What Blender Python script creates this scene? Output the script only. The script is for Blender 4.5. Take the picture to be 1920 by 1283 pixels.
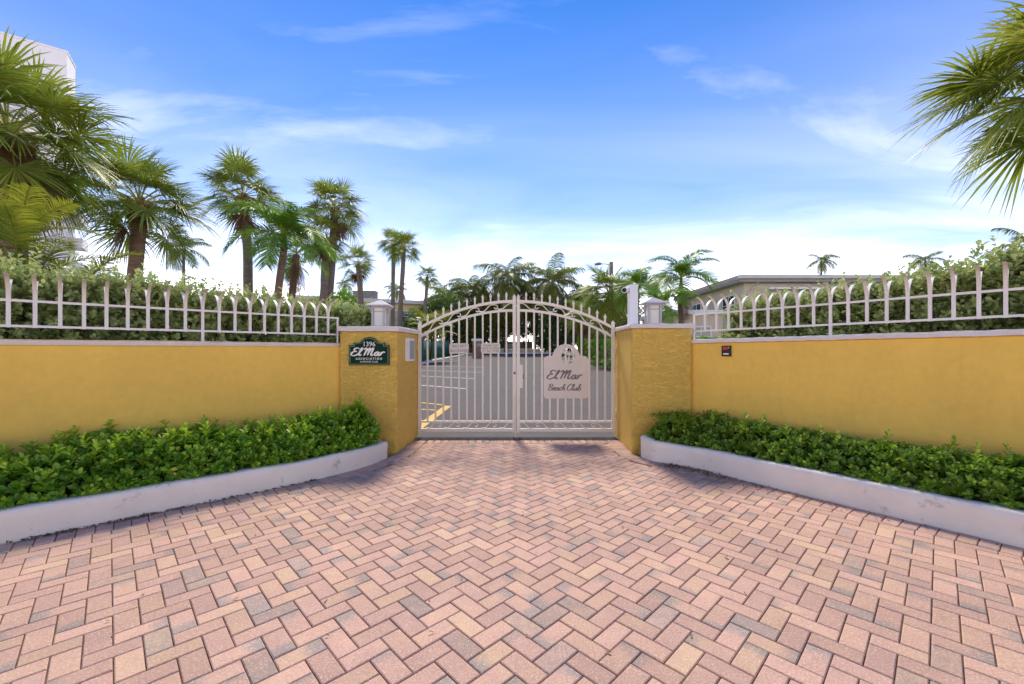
import bpy, bmesh, math, random
import numpy as np
from mathutils import Vector, Matrix, noise as mnoise
R = math.radians
for o in list(bpy.data.objects): bpy.data.objects.remove(o)
scene = bpy.context.scene
col = scene.collection
rnd = random.Random(7)
nrg = np.random.default_rng(11)

# ------------------------------------------------------------------ camera
F, CX, HY, CH = 780.0, 960.0, 656.0, 1.35
cam_d = bpy.data.cameras.new('camera'); cam = bpy.data.objects.new('camera', cam_d); col.objects.link(cam)
cam.location = (0, 0, CH); cam.rotation_euler = (R(90), 0, 0)
cam_d.sensor_width = 36; cam_d.lens = F / 1920 * 36; cam_d.shift_y = (HY - 641.5) / 1920
cam_d.clip_start = 0.05; cam_d.clip_end = 5000
scene.camera = cam

# ------------------------------------------------------------------ sky, sun, exposure
SUN_EL, SUN_AZ = 50.0, -6.0            # azimuth from straight ahead (+Y), positive to the right
w = bpy.data.worlds.new('World'); scene.world = w; w.use_nodes = True
nt = w.node_tree; nt.nodes.clear()
def N(t, **k):
    n = nt.nodes.new(t)
    for a, b in k.items(): setattr(n, a, b)
    return n
L = nt.links.new
wo = N('ShaderNodeOutputWorld'); bg = N('ShaderNodeBackground'); bg.inputs[1].default_value = 0.15
sky = N('ShaderNodeTexSky'); sky.sky_type = 'NISHITA'; sky.sun_disc = False
sky.sun_elevation = R(SUN_EL); sky.sun_rotation = R(SUN_AZ)
sky.air_density = 1.0; sky.dust_density = 0.0; sky.ozone_density = 6.0; sky.altitude = 0
tc = N('ShaderNodeTexCoord'); sep = N('ShaderNodeSeparateXYZ'); L(tc.outputs['Generated'], sep.inputs[0])
def math_(op, a, b=None, clamp=False):
    m = N('ShaderNodeMath', operation=op, use_clamp=clamp)
    for i, x in enumerate((a, b)):
        if x is None: continue
        if isinstance(x, (int, float)): m.inputs[i].default_value = x
        else: L(x, m.inputs[i])
    return m.outputs[0]
zc = math_('ADD', math_('MAXIMUM', sep.outputs[2], 0.0), 0.12)
px = math_('DIVIDE', sep.outputs[0], zc); py = math_('DIVIDE', sep.outputs[1], zc)
cmb = N('ShaderNodeCombineXYZ'); L(px, cmb.inputs[0]); L(py, cmb.inputs[1])
mp = N('ShaderNodeMapping'); L(cmb.outputs[0], mp.inputs[0])
mp.inputs['Location'].default_value = (21.4, 3.3, 0); mp.inputs['Rotation'].default_value = (0, 0, R(-25)); mp.inputs['Scale'].default_value = (0.40, 1.0, 1)
n1 = N('ShaderNodeTexNoise'); L(mp.outputs[0], n1.inputs['Vector'])
n1.inputs['Scale'].default_value = 1.1; n1.inputs['Detail'].default_value = 9; n1.inputs['Roughness'].default_value = 0.58; n1.inputs['Distortion'].default_value = 0.9
cr = N('ShaderNodeValToRGB'); L(n1.outputs[0], cr.inputs[0])
cr.color_ramp.elements[0].position = 0.53; cr.color_ramp.elements[0].color = (0, 0, 0, 1)
cr.color_ramp.elements[1].position = 0.80; cr.color_ramp.elements[1].color = (1, 1, 1, 1)
# a bright veil of haze that thickens towards the horizon, the same all the way round
vr = N('ShaderNodeValToRGB'); L(math_('MAXIMUM', sep.outputs[2], 0.0), vr.inputs[0]); ve = vr.color_ramp.elements
VEIL = [(0.0, 1.0), (0.09, 0.58), (0.174, 0.26), (0.276, 0.125), (0.46, 0.050), (0.64, 0.008), (1.0, 0.0)]
while len(ve) < len(VEIL): ve.new(0.5)
for e_, (p_, v_) in zip(ve, VEIL): e_.position = p_; e_.color = (v_, v_, v_, 1)
n2 = N('ShaderNodeTexNoise'); L(mp.outputs[0], n2.inputs['Vector']); n2.inputs['Scale'].default_value = 1.5; n2.inputs['Detail'].default_value = 9; n2.inputs['Distortion'].default_value = 0.8
veil2 = math_('MULTIPLY', vr.outputs[0], math_('ADD', math_('MULTIPLY', n2.outputs[0], 1.7), 0.12))
amt = math_('ADD', math_('MULTIPLY', cr.outputs[0], 0.14), veil2, True)
tint = N('ShaderNodeMixRGB', blend_type='MULTIPLY'); tint.inputs[0].default_value = 1; L(sky.outputs[0], tint.inputs[1]); tint.inputs[2].default_value = (0.070, 0.203, 0.33, 1)
mix = N('ShaderNodeMixRGB'); L(amt, mix.inputs[0]); L(tint.outputs[0], mix.inputs[1]); mix.inputs[2].default_value = (7.8, 6.9, 6.35, 1)
L(mix.outputs[0], bg.inputs[0]); L(bg.outputs[0], wo.inputs[0])
sd = bpy.data.lights.new('sun', 'SUN'); so = bpy.data.objects.new('sun', sd); col.objects.link(so)
sd.energy = 1.35; sd.angle = R(11); sd.color = (1.0, 0.90, 0.74)
sv = Vector((math.sin(R(SUN_AZ)) * math.cos(R(SUN_EL)), math.cos(R(SUN_AZ)) * math.cos(R(SUN_EL)), math.sin(R(SUN_EL))))
so.rotation_euler = sv.to_track_quat('Z', 'Y').to_euler(); so.location = (0, 0, 30)
vs = scene.view_settings; vs.view_transform = 'Standard'; vs.look = 'None'; vs.gamma = 1; vs.exposure = 1.90; vs.use_curve_mapping = False
scene.render.engine = 'CYCLES'

# ------------------------------------------------------------------ helpers
def slope(y):                                     # the car park climbs gently behind the gate
    return 0.0 if y < 6.6 else min(0.0229 * (y - 6.6), 0.94)
def at(px_, py_, d): return Vector(((px_ - CX) / F * d, d, CH - (py_ - HY) / F * d))
def tag(o, label=None, cat=None, group=None, kind=None):
    if label: o['label'] = label
    if cat: o['category'] = cat
    if group: o['group'] = group
    if kind: o['kind'] = kind
    return o
def empty(name, loc=(0, 0, 0), rz=0.0):
    o = bpy.data.objects.new(name, None); col.objects.link(o); o.location = loc; o.rotation_euler = (0, 0, rz); o.empty_display_size = 0.1
    return o
def link(name, me, mat=None, parent=None, smooth=False):
    if mat is not None and not me.materials: me.materials.append(mat)
    if smooth:
        me.polygons.foreach_set('use_smooth', np.ones(len(me.polygons), bool))
    o = bpy.data.objects.new(name, me); col.objects.link(o)
    if parent: o.parent = parent
    return o
class MB:
    def __init__(s): s.v = []; s.f = []; s.a = []
    def add(s, vs, fs, a=None):
        b = len(s.v); s.v += [tuple(v) for v in vs]; s.f += [tuple(i + b for i in f) for f in fs]
        s.a += [a if a else (0.5, 0.5, 0.5, 1)] * len(vs) if not isinstance(a, list) else a
    def box(s, x0, x1, y0, y1, z0, z1, M=None):
        vs = [Vector(p) for p in ((x0,y0,z0),(x1,y0,z0),(x1,y1,z0),(x0,y1,z0),(x0,y0,z1),(x1,y0,z1),(x1,y1,z1),(x0,y1,z1))]
        if M: vs = [M @ v for v in vs]
        s.add(vs, [(0,3,2,1),(4,5,6,7),(0,1,5,4),(1,2,6,5),(2,3,7,6),(3,0,4,7)])
    def prism(s, poly, z0, z1, ch=0.0):
        n = len(poly); cx = sum(p[0] for p in poly) / n; cy = sum(p[1] for p in poly) / n
        vs = [(p[0], p[1], z0) for p in poly]
        rings = [vs]
        if ch:
            rings.append([(p[0], p[1], z1 - ch) for p in poly])
            rings.append([inset(poly, i, ch) + (z1,) for i in range(n)])
        else: rings.append([(p[0], p[1], z1) for p in poly])
        fs = []
        for k in range(len(rings) - 1):
            for i in range(n):
                j = (i + 1) % n
                fs.append((k*n+i, k*n+j, (k+1)*n+j, (k+1)*n+i))
        fs.append(tuple((len(rings)-1)*n + i for i in range(n))); fs.append(tuple(reversed(range(n))))
        s.add([p for r in rings for p in r], fs)
    def tube(s, path, rad, n=6, cap=True):
        path = [Vector(p) for p in path]; m = len(path)
        up = Vector((0, 0, 1)); vs = []; prev = None
        for i, p in enumerate(path):
            t = (path[min(i+1, m-1)] - path[max(i-1, 0)])
            if t.length < 1e-9: t = Vector((0, 0, 1))
            t.normalize()
            if prev is None:
                a = t.cross(up)
                if a.length < 0.1: a = t.cross(Vector((0, 1, 0)))
                a.normalize()
            else:
                a = (prev - t * prev.dot(t)); a.normalize()
            prev = a; b = t.cross(a)
            r = rad(i / max(m-1, 1)) if callable(rad) else rad
            for k in range(n):
                an = 2 * math.pi * (k + 0.5) / n
                vs.append(p + a * (math.cos(an) * r) + b * (math.sin(an) * r))
        fs = []
        for i in range(m - 1):
            for k in range(n):
                fs.append((i*n+k, i*n+(k+1) % n, (i+1)*n+(k+1) % n, (i+1)*n+k))
        if cap: fs.append(tuple(reversed(range(n)))); fs.append(tuple((m-1)*n + k for k in range(n)))
        s.add(vs, fs)
    def mesh(s, name, attr=False):
        me = bpy.data.meshes.new(name); me.from_pydata(s.v, [], s.f); me.validate(); me.update()
        if attr:
            at_ = me.attributes.new('tone', 'FLOAT_COLOR', 'POINT')
            at_.data.foreach_set('color', np.array(s.a, dtype=np.float32).ravel())
        return me
    def build(s, name, mat, parent=None, smooth=False, attr=False):
        return link(name, s.mesh(name, attr), mat, parent, smooth)
def inset(poly, i, d):
    n = len(poly); p = Vector(poly[i][:2]); a = Vector(poly[i-1][:2]); b = Vector(poly[(i+1) % n][:2])
    e1 = (p - a).normalized() if (p-a).length > 1e-6 else Vector((1, 0)); e2 = (b - p).normalized() if (b-p).length > 1e-6 else e1
    n1_ = Vector((-e1.y, e1.x)); n2_ = Vector((-e2.y, e2.x)); m = n1_ + n2_
    if m.length < 1e-3: m = n1_
    m.normalize(); k = d / max(m.dot(n1_), 0.5)
    q = p + m * k
    return (q.x, q.y)
def catmull(pts, sub=6):
    pts = [Vector(p) for p in pts]; out = []
    for i in range(len(pts) - 1):
        p0 = pts[max(i-1, 0)]; p1 = pts[i]; p2 = pts[i+1]; p3 = pts[min(i+2, len(pts)-1)]
        for k in range(sub):
            t = k / sub
            out.append(0.5 * ((2*p1) + (p2-p0)*t + (2*p0-5*p1+4*p2-p3)*t*t + (3*p1-p0-3*p2+p3)*t**3))
    out.append(pts[-1]); return out

# ------------------------------------------------------------------ materials
def newmat(name):
    m = bpy.data.materials.new(name); m.use_nodes = True; t = m.node_tree; t.nodes.clear()
    out = t.nodes.new('ShaderNodeOutputMaterial'); b = t.nodes.new('ShaderNodeBsdfPrincipled'); t.links.new(b.outputs[0], out.inputs[0])
    return m, t, b, out
def noise_node(t, scale, detail=5, rough=0.6, coord='pos', stretch=None, dist=0.0):
    if coord == 'pos': c = t.nodes.new('ShaderNodeNewGeometry').outputs['Position']
    else: c = t.nodes.new('ShaderNodeTexCoord').outputs['Object']
    if stretch:
        mp_ = t.nodes.new('ShaderNodeMapping'); mp_.inputs['Scale'].default_value = stretch; t.links.new(c, mp_.inputs[0]); c = mp_.outputs[0]
    n = t.nodes.new('ShaderNodeTexNoise'); n.inputs['Scale'].default_value = scale; n.inputs['Detail'].default_value = detail
    n.inputs['Roughness'].default_value = rough; n.inputs['Distortion'].default_value = dist; t.links.new(c, n.inputs['Vector']); return n.outputs[0]
def ramp(t, fac, stops):
    r = t.nodes.new('ShaderNodeValToRGB'); t.links.new(fac, r.inputs[0]); e = r.color_ramp.elements
    while len(e) < len(stops): e.new(0.5)
    for el, (p, c) in zip(e, stops): el.position = p; el.color = (c[0], c[1], c[2], 1) if not isinstance(c, float) else (c, c, c, 1)
    return r.outputs[0]
def mixc(t, fac, a, b, mode='MIX'):
    m = t.nodes.new('ShaderNodeMixRGB'); m.blend_type = mode
    for i, x in enumerate((fac, a, b)):
        if isinstance(x, float): m.inputs[i].default_value = x if i == 0 else (x, x, x, 1)
        elif isinstance(x, tuple): m.inputs[i].default_value = (x[0], x[1], x[2], 1)
        else: t.links.new(x, m.inputs[i])
    return m.outputs[0]
def bump(t, b, h, strength, dist=0.01, prev=None):
    n = t.nodes.new('ShaderNodeBump'); n.inputs['Strength'].default_value = strength; n.inputs['Distance'].default_value = dist
    t.links.new(h, n.inputs['Height'])
    if prev: t.links.new(prev, n.inputs['Normal'])
    t.links.new(n.outputs[0], b.inputs['Normal']); return n.outputs[0]
def pmat(name, c, rough=0.6, var=0.12, scale=6.0, bump_s=0.0, bump_scale=60.0, bump_d=0.004, stretch=None, spec=0.4, dirt=None, dirt_scale=3.0, dirt_pos=0.62, metal=0.0, coord='pos'):
    m, t, b, out = newmat(name)
    n = noise_node(t, scale, coord=coord)
    lo = tuple(x * (1 - var) for x in c); hi = tuple(min(x * (1 + var), 1) for x in c)
    cc = ramp(t, n, [(0.3, lo), (0.7, hi)])
    if dirt:
        dn = noise_node(t, dirt_scale, 8, 0.7, coord=coord)
        cc = mixc(t, ramp(t, dn, [(dirt_pos, 0.0), (dirt_pos + 0.12, 0.75)]), cc, dirt)
    t.links.new(cc, b.inputs['Base Color']); b.inputs['Roughness'].default_value = rough; b.inputs['Specular IOR Level'].default_value = spec
    b.inputs['Metallic'].default_value = metal
    if bump_s: bump(t, b, noise_node(t, bump_scale, 6, 0.6, coord=coord, stretch=stretch), bump_s, bump_d)
    return m
def leafmat(name, stops, rough=0.42, trans=0.3, tcol=(0.25, 0.42, 0.05), spec=0.35):
    m, t, b, out = newmat(name)
    a = t.nodes.new('ShaderNodeAttribute'); a.attribute_name = 'tone'
    sp = t.nodes.new('ShaderNodeSeparateColor'); t.links.new(a.outputs['Color'], sp.inputs[0])
    c = ramp(t, sp.outputs[0], stops)
    t.links.new(c, b.inputs['Base Color']); b.inputs['Roughness'].default_value = rough; b.inputs['Specular IOR Level'].default_value = spec
    tr = t.nodes.new('ShaderNodeBsdfTranslucent'); t.links.new(mixc(t, 0.6, c, tcol), tr.inputs[0])
    ms = t.nodes.new('ShaderNodeMixShader'); ms.inputs[0].default_value = trans
    t.links.new(b.outputs[0], ms.inputs[1]); t.links.new(tr.outputs[0], ms.inputs[2]); t.links.new(ms.outputs[0], out.inputs[0])
    return m
M = {}
def stucco(name, c, kind):
    m, t, b, out = newmat(name)
    n = noise_node(t, 1.6, 6, 0.65); n_f = noise_node(t, 14, 5, 0.6)
    cc = ramp(t, n, [(0.3, tuple(x*0.90 for x in c)), (0.55, c), (0.75, tuple(min(x*1.06, 1) for x in c))])
    cc = mixc(t, 0.22, cc, ramp(t, n_f, [(0.35, tuple(x*0.82 for x in c)), (0.65, tuple(min(x*1.1, 1) for x in c))]))
    st = noise_node(t, 2.2, 8, 0.7, stretch=(3.5, 3.5, 0.35))
    cc = mixc(t, ramp(t, st, [(0.60, 0.0), (0.85, 0.35)]), cc, tuple(x*0.62 for x in c))
    t.links.new(cc, b.inputs['Base Color']); b.inputs['Roughness'].default_value = 0.75; b.inputs['Specular IOR Level'].default_value = 0.25
    if kind == 'rough':
        h1 = noise_node(t, 22, 7, 0.6, stretch=(1, 1, 3.2), dist=0.9); h2 = noise_node(t, 60, 5, 0.6)
        r1 = ramp(t, h1, [(0.36, 0.0), (0.52, 0.75), (0.66, 1.0)])
        p = bump(t, b, r1, 0.85, 0.016); bump(t, b, h2, 0.25, 0.004, p)
    else:
        h1 = noise_node(t, 26, 6, 0.6, stretch=(1, 1, 2.0)); h2 = noise_node(t, 120, 4, 0.6)
        p = bump(t, b, h1, 0.28, 0.006); bump(t, b, h2, 0.2, 0.002, p)
    return m
YEL = (0.92, 0.57, 0.108)
M['wall'] = stucco('wall_stucco', YEL, 'smooth'); M['pillar'] = stucco('pillar_stucco', (0.94, 0.60, 0.125), 'rough')
M['cap'] = pmat('cap_paint', (0.73, 0.645, 0.585), 0.7, 0.06, 5, 0.5, 45, 0.006, dirt=(0.36, 0.30, 0.26), dirt_scale=9, dirt_pos=0.66)
M['curb'] = pmat('curb_paint', (0.76, 0.68, 0.59), 0.7, 0.06, 3, 0.4, 30, 0.006, dirt=(0.33, 0.28, 0.25), dirt_scale=7, dirt_pos=0.60)
M['gate'] = pmat('gate_paint', (0.79, 0.69, 0.565), 0.42, 0.04, 8, 0.1, 90, 0.001, dirt=(0.42, 0.30, 0.22), dirt_scale=16, dirt_pos=0.72)
M['fence'] = pmat('fence_paint', (0.80, 0.725, 0.655), 0.42, 0.04, 8, 0.1, 90, 0.001, dirt=(0.42, 0.30, 0.22), dirt_scale=16, dirt_pos=0.74)
M['white'] = pmat('white_paint', (0.78, 0.77, 0.78), 0.5, 0.03)
M['lamp'] = pmat('lantern_metal', (0.44, 0.42, 0.43), 0.45, 0.05, 20)
M['panel'] = pmat('frosted_panel', (0.82, 0.74, 0.62), 0.5, 0.03)
M['green'] = pmat('sign_green', (0.007, 0.034, 0.014), 0.6, 0.08, 20, spec=0.12)
M['greenedge'] = pmat('sign_border', (0.25, 0.36, 0.20), 0.5, 0.05)
M['letter'] = pmat('letter_cream', (0.82, 0.76, 0.68), 0.5, 0.03)
M['cut'] = pmat('letter_grey', (0.17, 0.14, 0.14), 0.6, 0.05)
M['plate'] = pmat('plate_paint', (0.70, 0.60, 0.49), 0.5, 0.04, 5)
M['black'] = pmat('black_plastic', (0.015, 0.015, 0.017), 0.35, 0.05)
M['dark'] = pmat('dark_metal', (0.08, 0.075, 0.075), 0.45, 0.1)
M['red'] = pmat('red_print', (0.55, 0.03, 0.03), 0.4, 0.05)
M['grey'] = pmat('grey_panel', (0.32, 0.36, 0.38), 0.35, 0.08)
M['soil'] = pmat('soil', (0.07, 0.045, 0.03), 0.95, 0.35, 12, 0.8, 40, 0.02)
M['sand'] = pmat('joint_sand', (0.15, 0.085, 0.06), 0.95, 0.4, 14, 0.5, 120, 0.004)
M['grass'] = pmat('lawn', (0.09, 0.14, 0.03), 0.9, 0.4, 9, 0.8, 60, 0.03)
M['teal'] = pmat('windscreen_fabric', (0.02, 0.13, 0.12), 0.8, 0.15, 3)
M['yline'] = pmat('yellow_line', (0.70, 0.42, 0.09), 0.8, 0.15, 12, dirt=(0.2, 0.17, 0.15), dirt_scale=14, dirt_pos=0.62)
M['wline'] = pmat('white_line', (0.66, 0.65, 0.66), 0.8, 0.12, 12, dirt=(0.25, 0.23, 0.23), dirt_scale=14, dirt_pos=0.6)
M['byellow'] = pmat('yellow_render', (0.66, 0.55, 0.30), 0.85, 0.05, 1, 0.1)
M['bbeige'] = pmat('beige_render', (0.62, 0.53, 0.42), 0.85, 0.05, 1, 0.1)
M['bwhite'] = pmat('tower_white', (0.72, 0.68, 0.72), 0.85, 0.04, 0.3)
M['peach'] = pmat('peach_render', (0.62, 0.49, 0.38), 0.85, 0.05, 1)
M['roof'] = pmat('roof_trim', (0.33, 0.29, 0.27), 0.7, 0.1, 2)
M['rooflight'] = pmat('fascia', (0.62, 0.58, 0.54), 0.7, 0.05, 2)
M['glass'] = pmat('window_glass', (0.03, 0.04, 0.055), 0.08, 0.1, 1, spec=0.8)
M['brown'] = pmat('brown_stucco', (0.36, 0.22, 0.14), 0.85, 0.15, 3)
M['pole'] = pmat('pole_wood', (0.20, 0.15, 0.12), 0.9, 0.25, 4)
M['acgrey'] = pmat('unit_grey', (0.20, 0.18, 0.18), 0.7, 0.15, 4)
M['litter'] = pmat('dead_leaf', (0.21, 0.095, 0.045), 0.9, 0.5, 30)
M['bark'] = pmat('shrub_bark', (0.10, 0.07, 0.05), 0.9, 0.3, 25, 0.6, 70, 0.006)
def trunkmat(name, c1, c2):
    m, t, b, out = newmat(name)
    n = noise_node(t, 5, 7, 0.7); rg = noise_node(t, 6, 3, 0.6, stretch=(0.5, 0.5, 4.5))
    cc = mixc(t, 0.5, ramp(t, n, [(0.3, c1), (0.7, c2)]), ramp(t, rg, [(0.35, tuple(x*0.6 for x in c1)), (0.65, c2)]))
    t.links.new(cc, b.inputs['Base Color']); b.inputs['Roughness'].default_value = 0.92
    p = bump(t, b, rg, 0.8, 0.03); bump(t, b, n, 0.5, 0.02, p); return m
M['trunk'] = trunkmat('palm_trunk', (0.16, 0.115, 0.09), (0.30, 0.22, 0.17))
M['trunk_red'] = trunkmat('palm_trunk_reddish', (0.20, 0.11, 0.07), (0.34, 0.21, 0.15))
M['boot'] = pmat('leaf_boot', (0.24, 0.12, 0.065), 0.9, 0.35, 14, 0.6, 40, 0.01)
M['fan'] = leafmat('fan_leaf', [(0.0, (0.1441, 0.1886, 0.027)), (0.45, (0.2724, 0.3145, 0.042)), (0.85, (0.4806, 0.4528, 0.0675)), (1.0, (0.62, 0.62, 0.1801))], trans=0.25)
M['fanlight'] = leafmat('fan_leaf_light', [(0.0, (0.1375, 0.1925, 0.025)), (0.45, (0.2338, 0.2888, 0.0438)), (0.85, (0.3713, 0.385, 0.075)), (1.0, (0.5775, 0.4125, 0.1625))], trans=0.4, tcol=(0.42, 0.46, 0.05))
M['feather'] = leafmat('feather_leaf', [(0.0, (0.0972, 0.1893, 0.0192)), (0.5, (0.1822, 0.3228, 0.032)), (0.9, (0.3643, 0.4453, 0.0512)), (1.0, (0.62, 0.5566, 0.1152))], trans=0.3)
M['coco'] = leafmat('coconut_leaf', [(0.0, (0.0966, 0.1229, 0.0259)), (0.5, (0.1738, 0.2019, 0.0389)), (0.85, (0.3669, 0.2984, 0.0713)), (1.0, (0.5792, 0.3861, 0.1296))], trans=0.25)
M['areca'] = leafmat('areca_leaf', [(0.0, (0.0968, 0.159, 0.0176)), (0.5, (0.1936, 0.2525, 0.0264)), (1.0, (0.352, 0.3179, 0.0528))], trans=0.35, tcol=(0.5, 0.5, 0.05))
M['dead'] = leafmat('dead_frond', [(0.0, (0.10, 0.045, 0.03)), (0.6, (0.20, 0.10, 0.06)), (1.0, (0.36, 0.22, 0.12))], rough=0.8, trans=0.15, tcol=(0.3, 0.15, 0.06))
M['hedge'] = leafmat('hedge_leaf', [(0.0, (0.081, 0.1881, 0.0192)), (0.5, (0.1822, 0.3919, 0.0287)), (0.85, (0.4049, 0.62, 0.0446)), (1.0, (0.62, 0.62, 0.0798))], rough=0.42, trans=0.42, tcol=(0.38, 0.55, 0.03), spec=0.5)
M['hedge2'] = leafmat('dark_hedge_leaf', [(0.0, (0.0792, 0.1633, 0.0211)), (0.5, (0.1802, 0.3267, 0.0302)), (0.9, (0.3243, 0.5049, 0.0378)), (1.0, (0.62, 0.62, 0.0756))], rough=0.42, trans=0.38, tcol=(0.32, 0.5, 0.03), spec=0.5)
M['fern'] = leafmat('fern_leaf', [(0.0, (0.12, 0.228, 0.015)), (1.0, (0.288, 0.408, 0.03))], trans=0.4, tcol=(0.4, 0.5, 0.03))
M['silver'] = leafmat('silver_leaf', [(0.0, (0.2095, 0.2578, 0.0855)), (0.5, (0.3803, 0.4617, 0.171)), (0.85, (0.5182, 0.5995, 0.212)), (1.0, (0.6064, 0.62, 0.1915))], rough=0.6, trans=0.24, tcol=(0.46, 0.50, 0.22), spec=0.2)
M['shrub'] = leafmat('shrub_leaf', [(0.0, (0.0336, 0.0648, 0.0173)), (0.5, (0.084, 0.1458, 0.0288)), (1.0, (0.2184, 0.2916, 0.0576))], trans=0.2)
M['lime'] = leafmat('lime_leaf', [(0.0, (0.06, 0.16, 0.015)), (0.5, (0.11, 0.27, 0.02)), (1.0, (0.22, 0.38, 0.04))], trans=0.3, tcol=(0.3, 0.5, 0.03))
# pavers: pink-tan concrete with grey blended ends, white aggregate
m, t, b, out = newmat('paver_concrete'); M['paver'] = m
a = t.nodes.new('ShaderNodeAttribute'); a.attribute_name = 'tone'; sp = t.nodes.new('ShaderNodeSeparateColor'); t.links.new(a.outputs['Color'], sp.inputs[0])
pn = noise_node(t, 9, 5, 0.7); pa = t.nodes.new('ShaderNodeMath'); pa.operation = 'MULTIPLY_ADD'; t.links.new(pn, pa.inputs[0]); pa.inputs[1].default_value = 1.5; pa.inputs[2].default_value = -0.75
pb = t.nodes.new('ShaderNodeMath'); pb.operation = 'ADD'; t.links.new(pa.outputs[0], pb.inputs[0]); t.links.new(sp.outputs[0], pb.inputs[1])
base = ramp(t, pb.outputs[0], [(0.0, (0.49, 0.305, 0.245)), (0.45, (0.56, 0.345, 0.262)), (0.75, (0.59, 0.378, 0.265)), (1.0, (0.61, 0.41, 0.265))])
bn = noise_node(t, 22, 6, 0.65)
ad = t.nodes.new('ShaderNodeMath'); ad.operation = 'ADD'; t.links.new(sp.outputs[1], ad.inputs[0])
ml = t.nodes.new('ShaderNodeMath'); ml.operation = 'MULTIPLY_ADD'; t.links.new(bn, ml.inputs[0]); ml.inputs[1].default_value = 0.7; ml.inputs[2].default_value = -0.35; t.links.new(ml.outputs[0], ad.inputs[1])
gf = ramp(t, ad.outputs[0], [(0.52, 0.0), (0.85, 0.85)])
base = mixc(t, gf, base, (0.315, 0.265, 0.235))
bl = noise_node(t, 1.3, 5, 0.6)
base = mixc(t, 0.8, base, ramp(t, bl, [(0.3, (0.80, 0.80, 0.80)), (0.7, (1.06, 1.04, 1.02))]), 'MULTIPLY')
mul = t.nodes.new('ShaderNodeMixRGB'); mul.blend_type = 'MULTIPLY'; mul.inputs[0].default_value = 1; t.links.new(base, mul.inputs[1])
br = ramp(t, sp.outputs[2], [(0.0, (0.84, 0.84, 0.84)), (1.0, (1.10, 1.10, 1.10))]); t.links.new(br, mul.inputs[2]); base = mul.outputs[0]
stn = noise_node(t, 2.6, 9, 0.75, dist=0.6); base = mixc(t, ramp(t, stn, [(0.56, 0.0), (0.74, 0.45)]), base, (0.24, 0.165, 0.135))
spk = noise_node(t, 105, 5, 0.85)
base = mixc(t, ramp(t, spk, [(0.54, 0.0), (0.68, 0.85)]), base, (0.82, 0.69, 0.60)); base = mixc(t, ramp(t, spk, [(0.32, 0.75), (0.46, 0.0)]), base, (0.24, 0.145, 0.115))
t.links.new(base, b.inputs['Base Color']); b.inputs['Roughness'].default_value = 0.88; b.inputs['Specular IOR Level'].default_value = 0.25
bump(t, b, spk, 0.5, 0.003)
# asphalt
m, t, b, out = newmat('asphalt'); M['asphalt'] = m
n = noise_node(t, 0.7, 6, 0.6); s2 = noise_node(t, 120, 3, 0.7); n3 = noise_node(t, 5, 6, 0.7, stretch=(0.35, 1.4, 1))
c = ramp(t, n, [(0.3, (0.054, 0.045, 0.043)), (0.7, (0.084, 0.070, 0.067))]); c = mixc(t, 0.4, c, ramp(t, n3, [(0.35, (0.055, 0.047, 0.045)), (0.65, (0.118, 0.098, 0.092))]))
c = mixc(t, ramp(t, s2, [(0.58, 0.0), (0.72, 0.5)]), c, (0.32, 0.30, 0.29))
t.links.new(c, b.inputs['Base Color']); b.inputs['Roughness'].default_value = 0.9; bump(t, b, s2, 0.5, 0.004)

# ------------------------------------------------------------------ ground, car park
LP = [(-1.465, 6.20), (-1.497, 5.40), (-1.56, 5.22), (-1.68, 4.83), (-2.05, 4.30), (-2.53, 3.84), (-2.94, 3.45), (-3.25, 3.165), (-3.58, 2.86), (-4.6, 1.93), (-5.8, 0.83), (-7.6, -0.82)]
RP = [(1.615, 6.20), (1.566, 5.40), (1.62, 5.24), (1.70, 5.05), (1.87, 4.92), (2.12, 4.70), (2.34, 4.37), (2.75, 3.80), (3.10, 3.34), (3.49, 2.83), (4.10, 2.0), (5.0, 0.78), (6.2, -0.82)]
gm = MB()
xs = [-900, -300, -120, -60, -30, -15, -8, -4, 0, 4, 8, 15, 30, 60, 120, 300, 900]
ys = [-60, -20, -6, 0, 3, 6.2, 6.61, 9, 12, 16, 20, 25, 30, 35, 40, 44, 47.65, 52, 60, 90, 200, 600, 3000]
vsg = [(x, y, slope(y) - 0.06) for y in ys for x in xs]; nx = len(xs)
gm.add(vsg, [(j*nx+i, j*nx+i+1, (j+1)*nx+i+1, (j+1)*nx+i) for j in range(len(ys)-1) for i in range(nx-1)])
tag(gm.build('ground', M['grass']), kind='structure')
am = MB(); yy = [6.206, 6.6, 10, 15, 20, 25, 30, 35, 40, 46.0]
def lotl(y): return -1.7 - min(max(y - 6.5, 0) * 1.2, 4.1) + max(0, (y - 23)) * 0.07
def lotr(y): return 1.9 + min(max(y - 6.5, 0) * 0.9, 3.0)
vv = []
for y in yy: vv += [(lotl(y), y, slope(y)), (lotr(y), y, slope(y))]
am.add(vv, [(2*i, 2*i+1, 2*i+3, 2*i+2) for i in range(len(yy)-1)])
tag(am.build('car_park', M['asphalt']), kind='structure')
rm = MB(); rm.box(-60, 60, -14, -0.9, -0.02, 0.0); tag(rm.build('road', M['asphalt']), kind='structure')
def line_strip(name, pts, wd, mat):
    mb = MB(); n = 10
    for (p, q) in pts:
        p = Vector(p); q = Vector(q); dd = (q - p).normalized(); s = Vector((-dd.y, dd.x)) * wd / 2
        vs = []
        for k in range(n + 1):
            c = p.lerp(q, k / n)
            for e in (c - s, c + s): vs.append((e.x, e.y, slope(e.y) + 0.005))
        mb.add(vs, [(2*k, 2*k+1, 2*k+3, 2*k+2) for k in range(n)])
    return tag(mb.build(name, mat), kind='structure')
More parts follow.
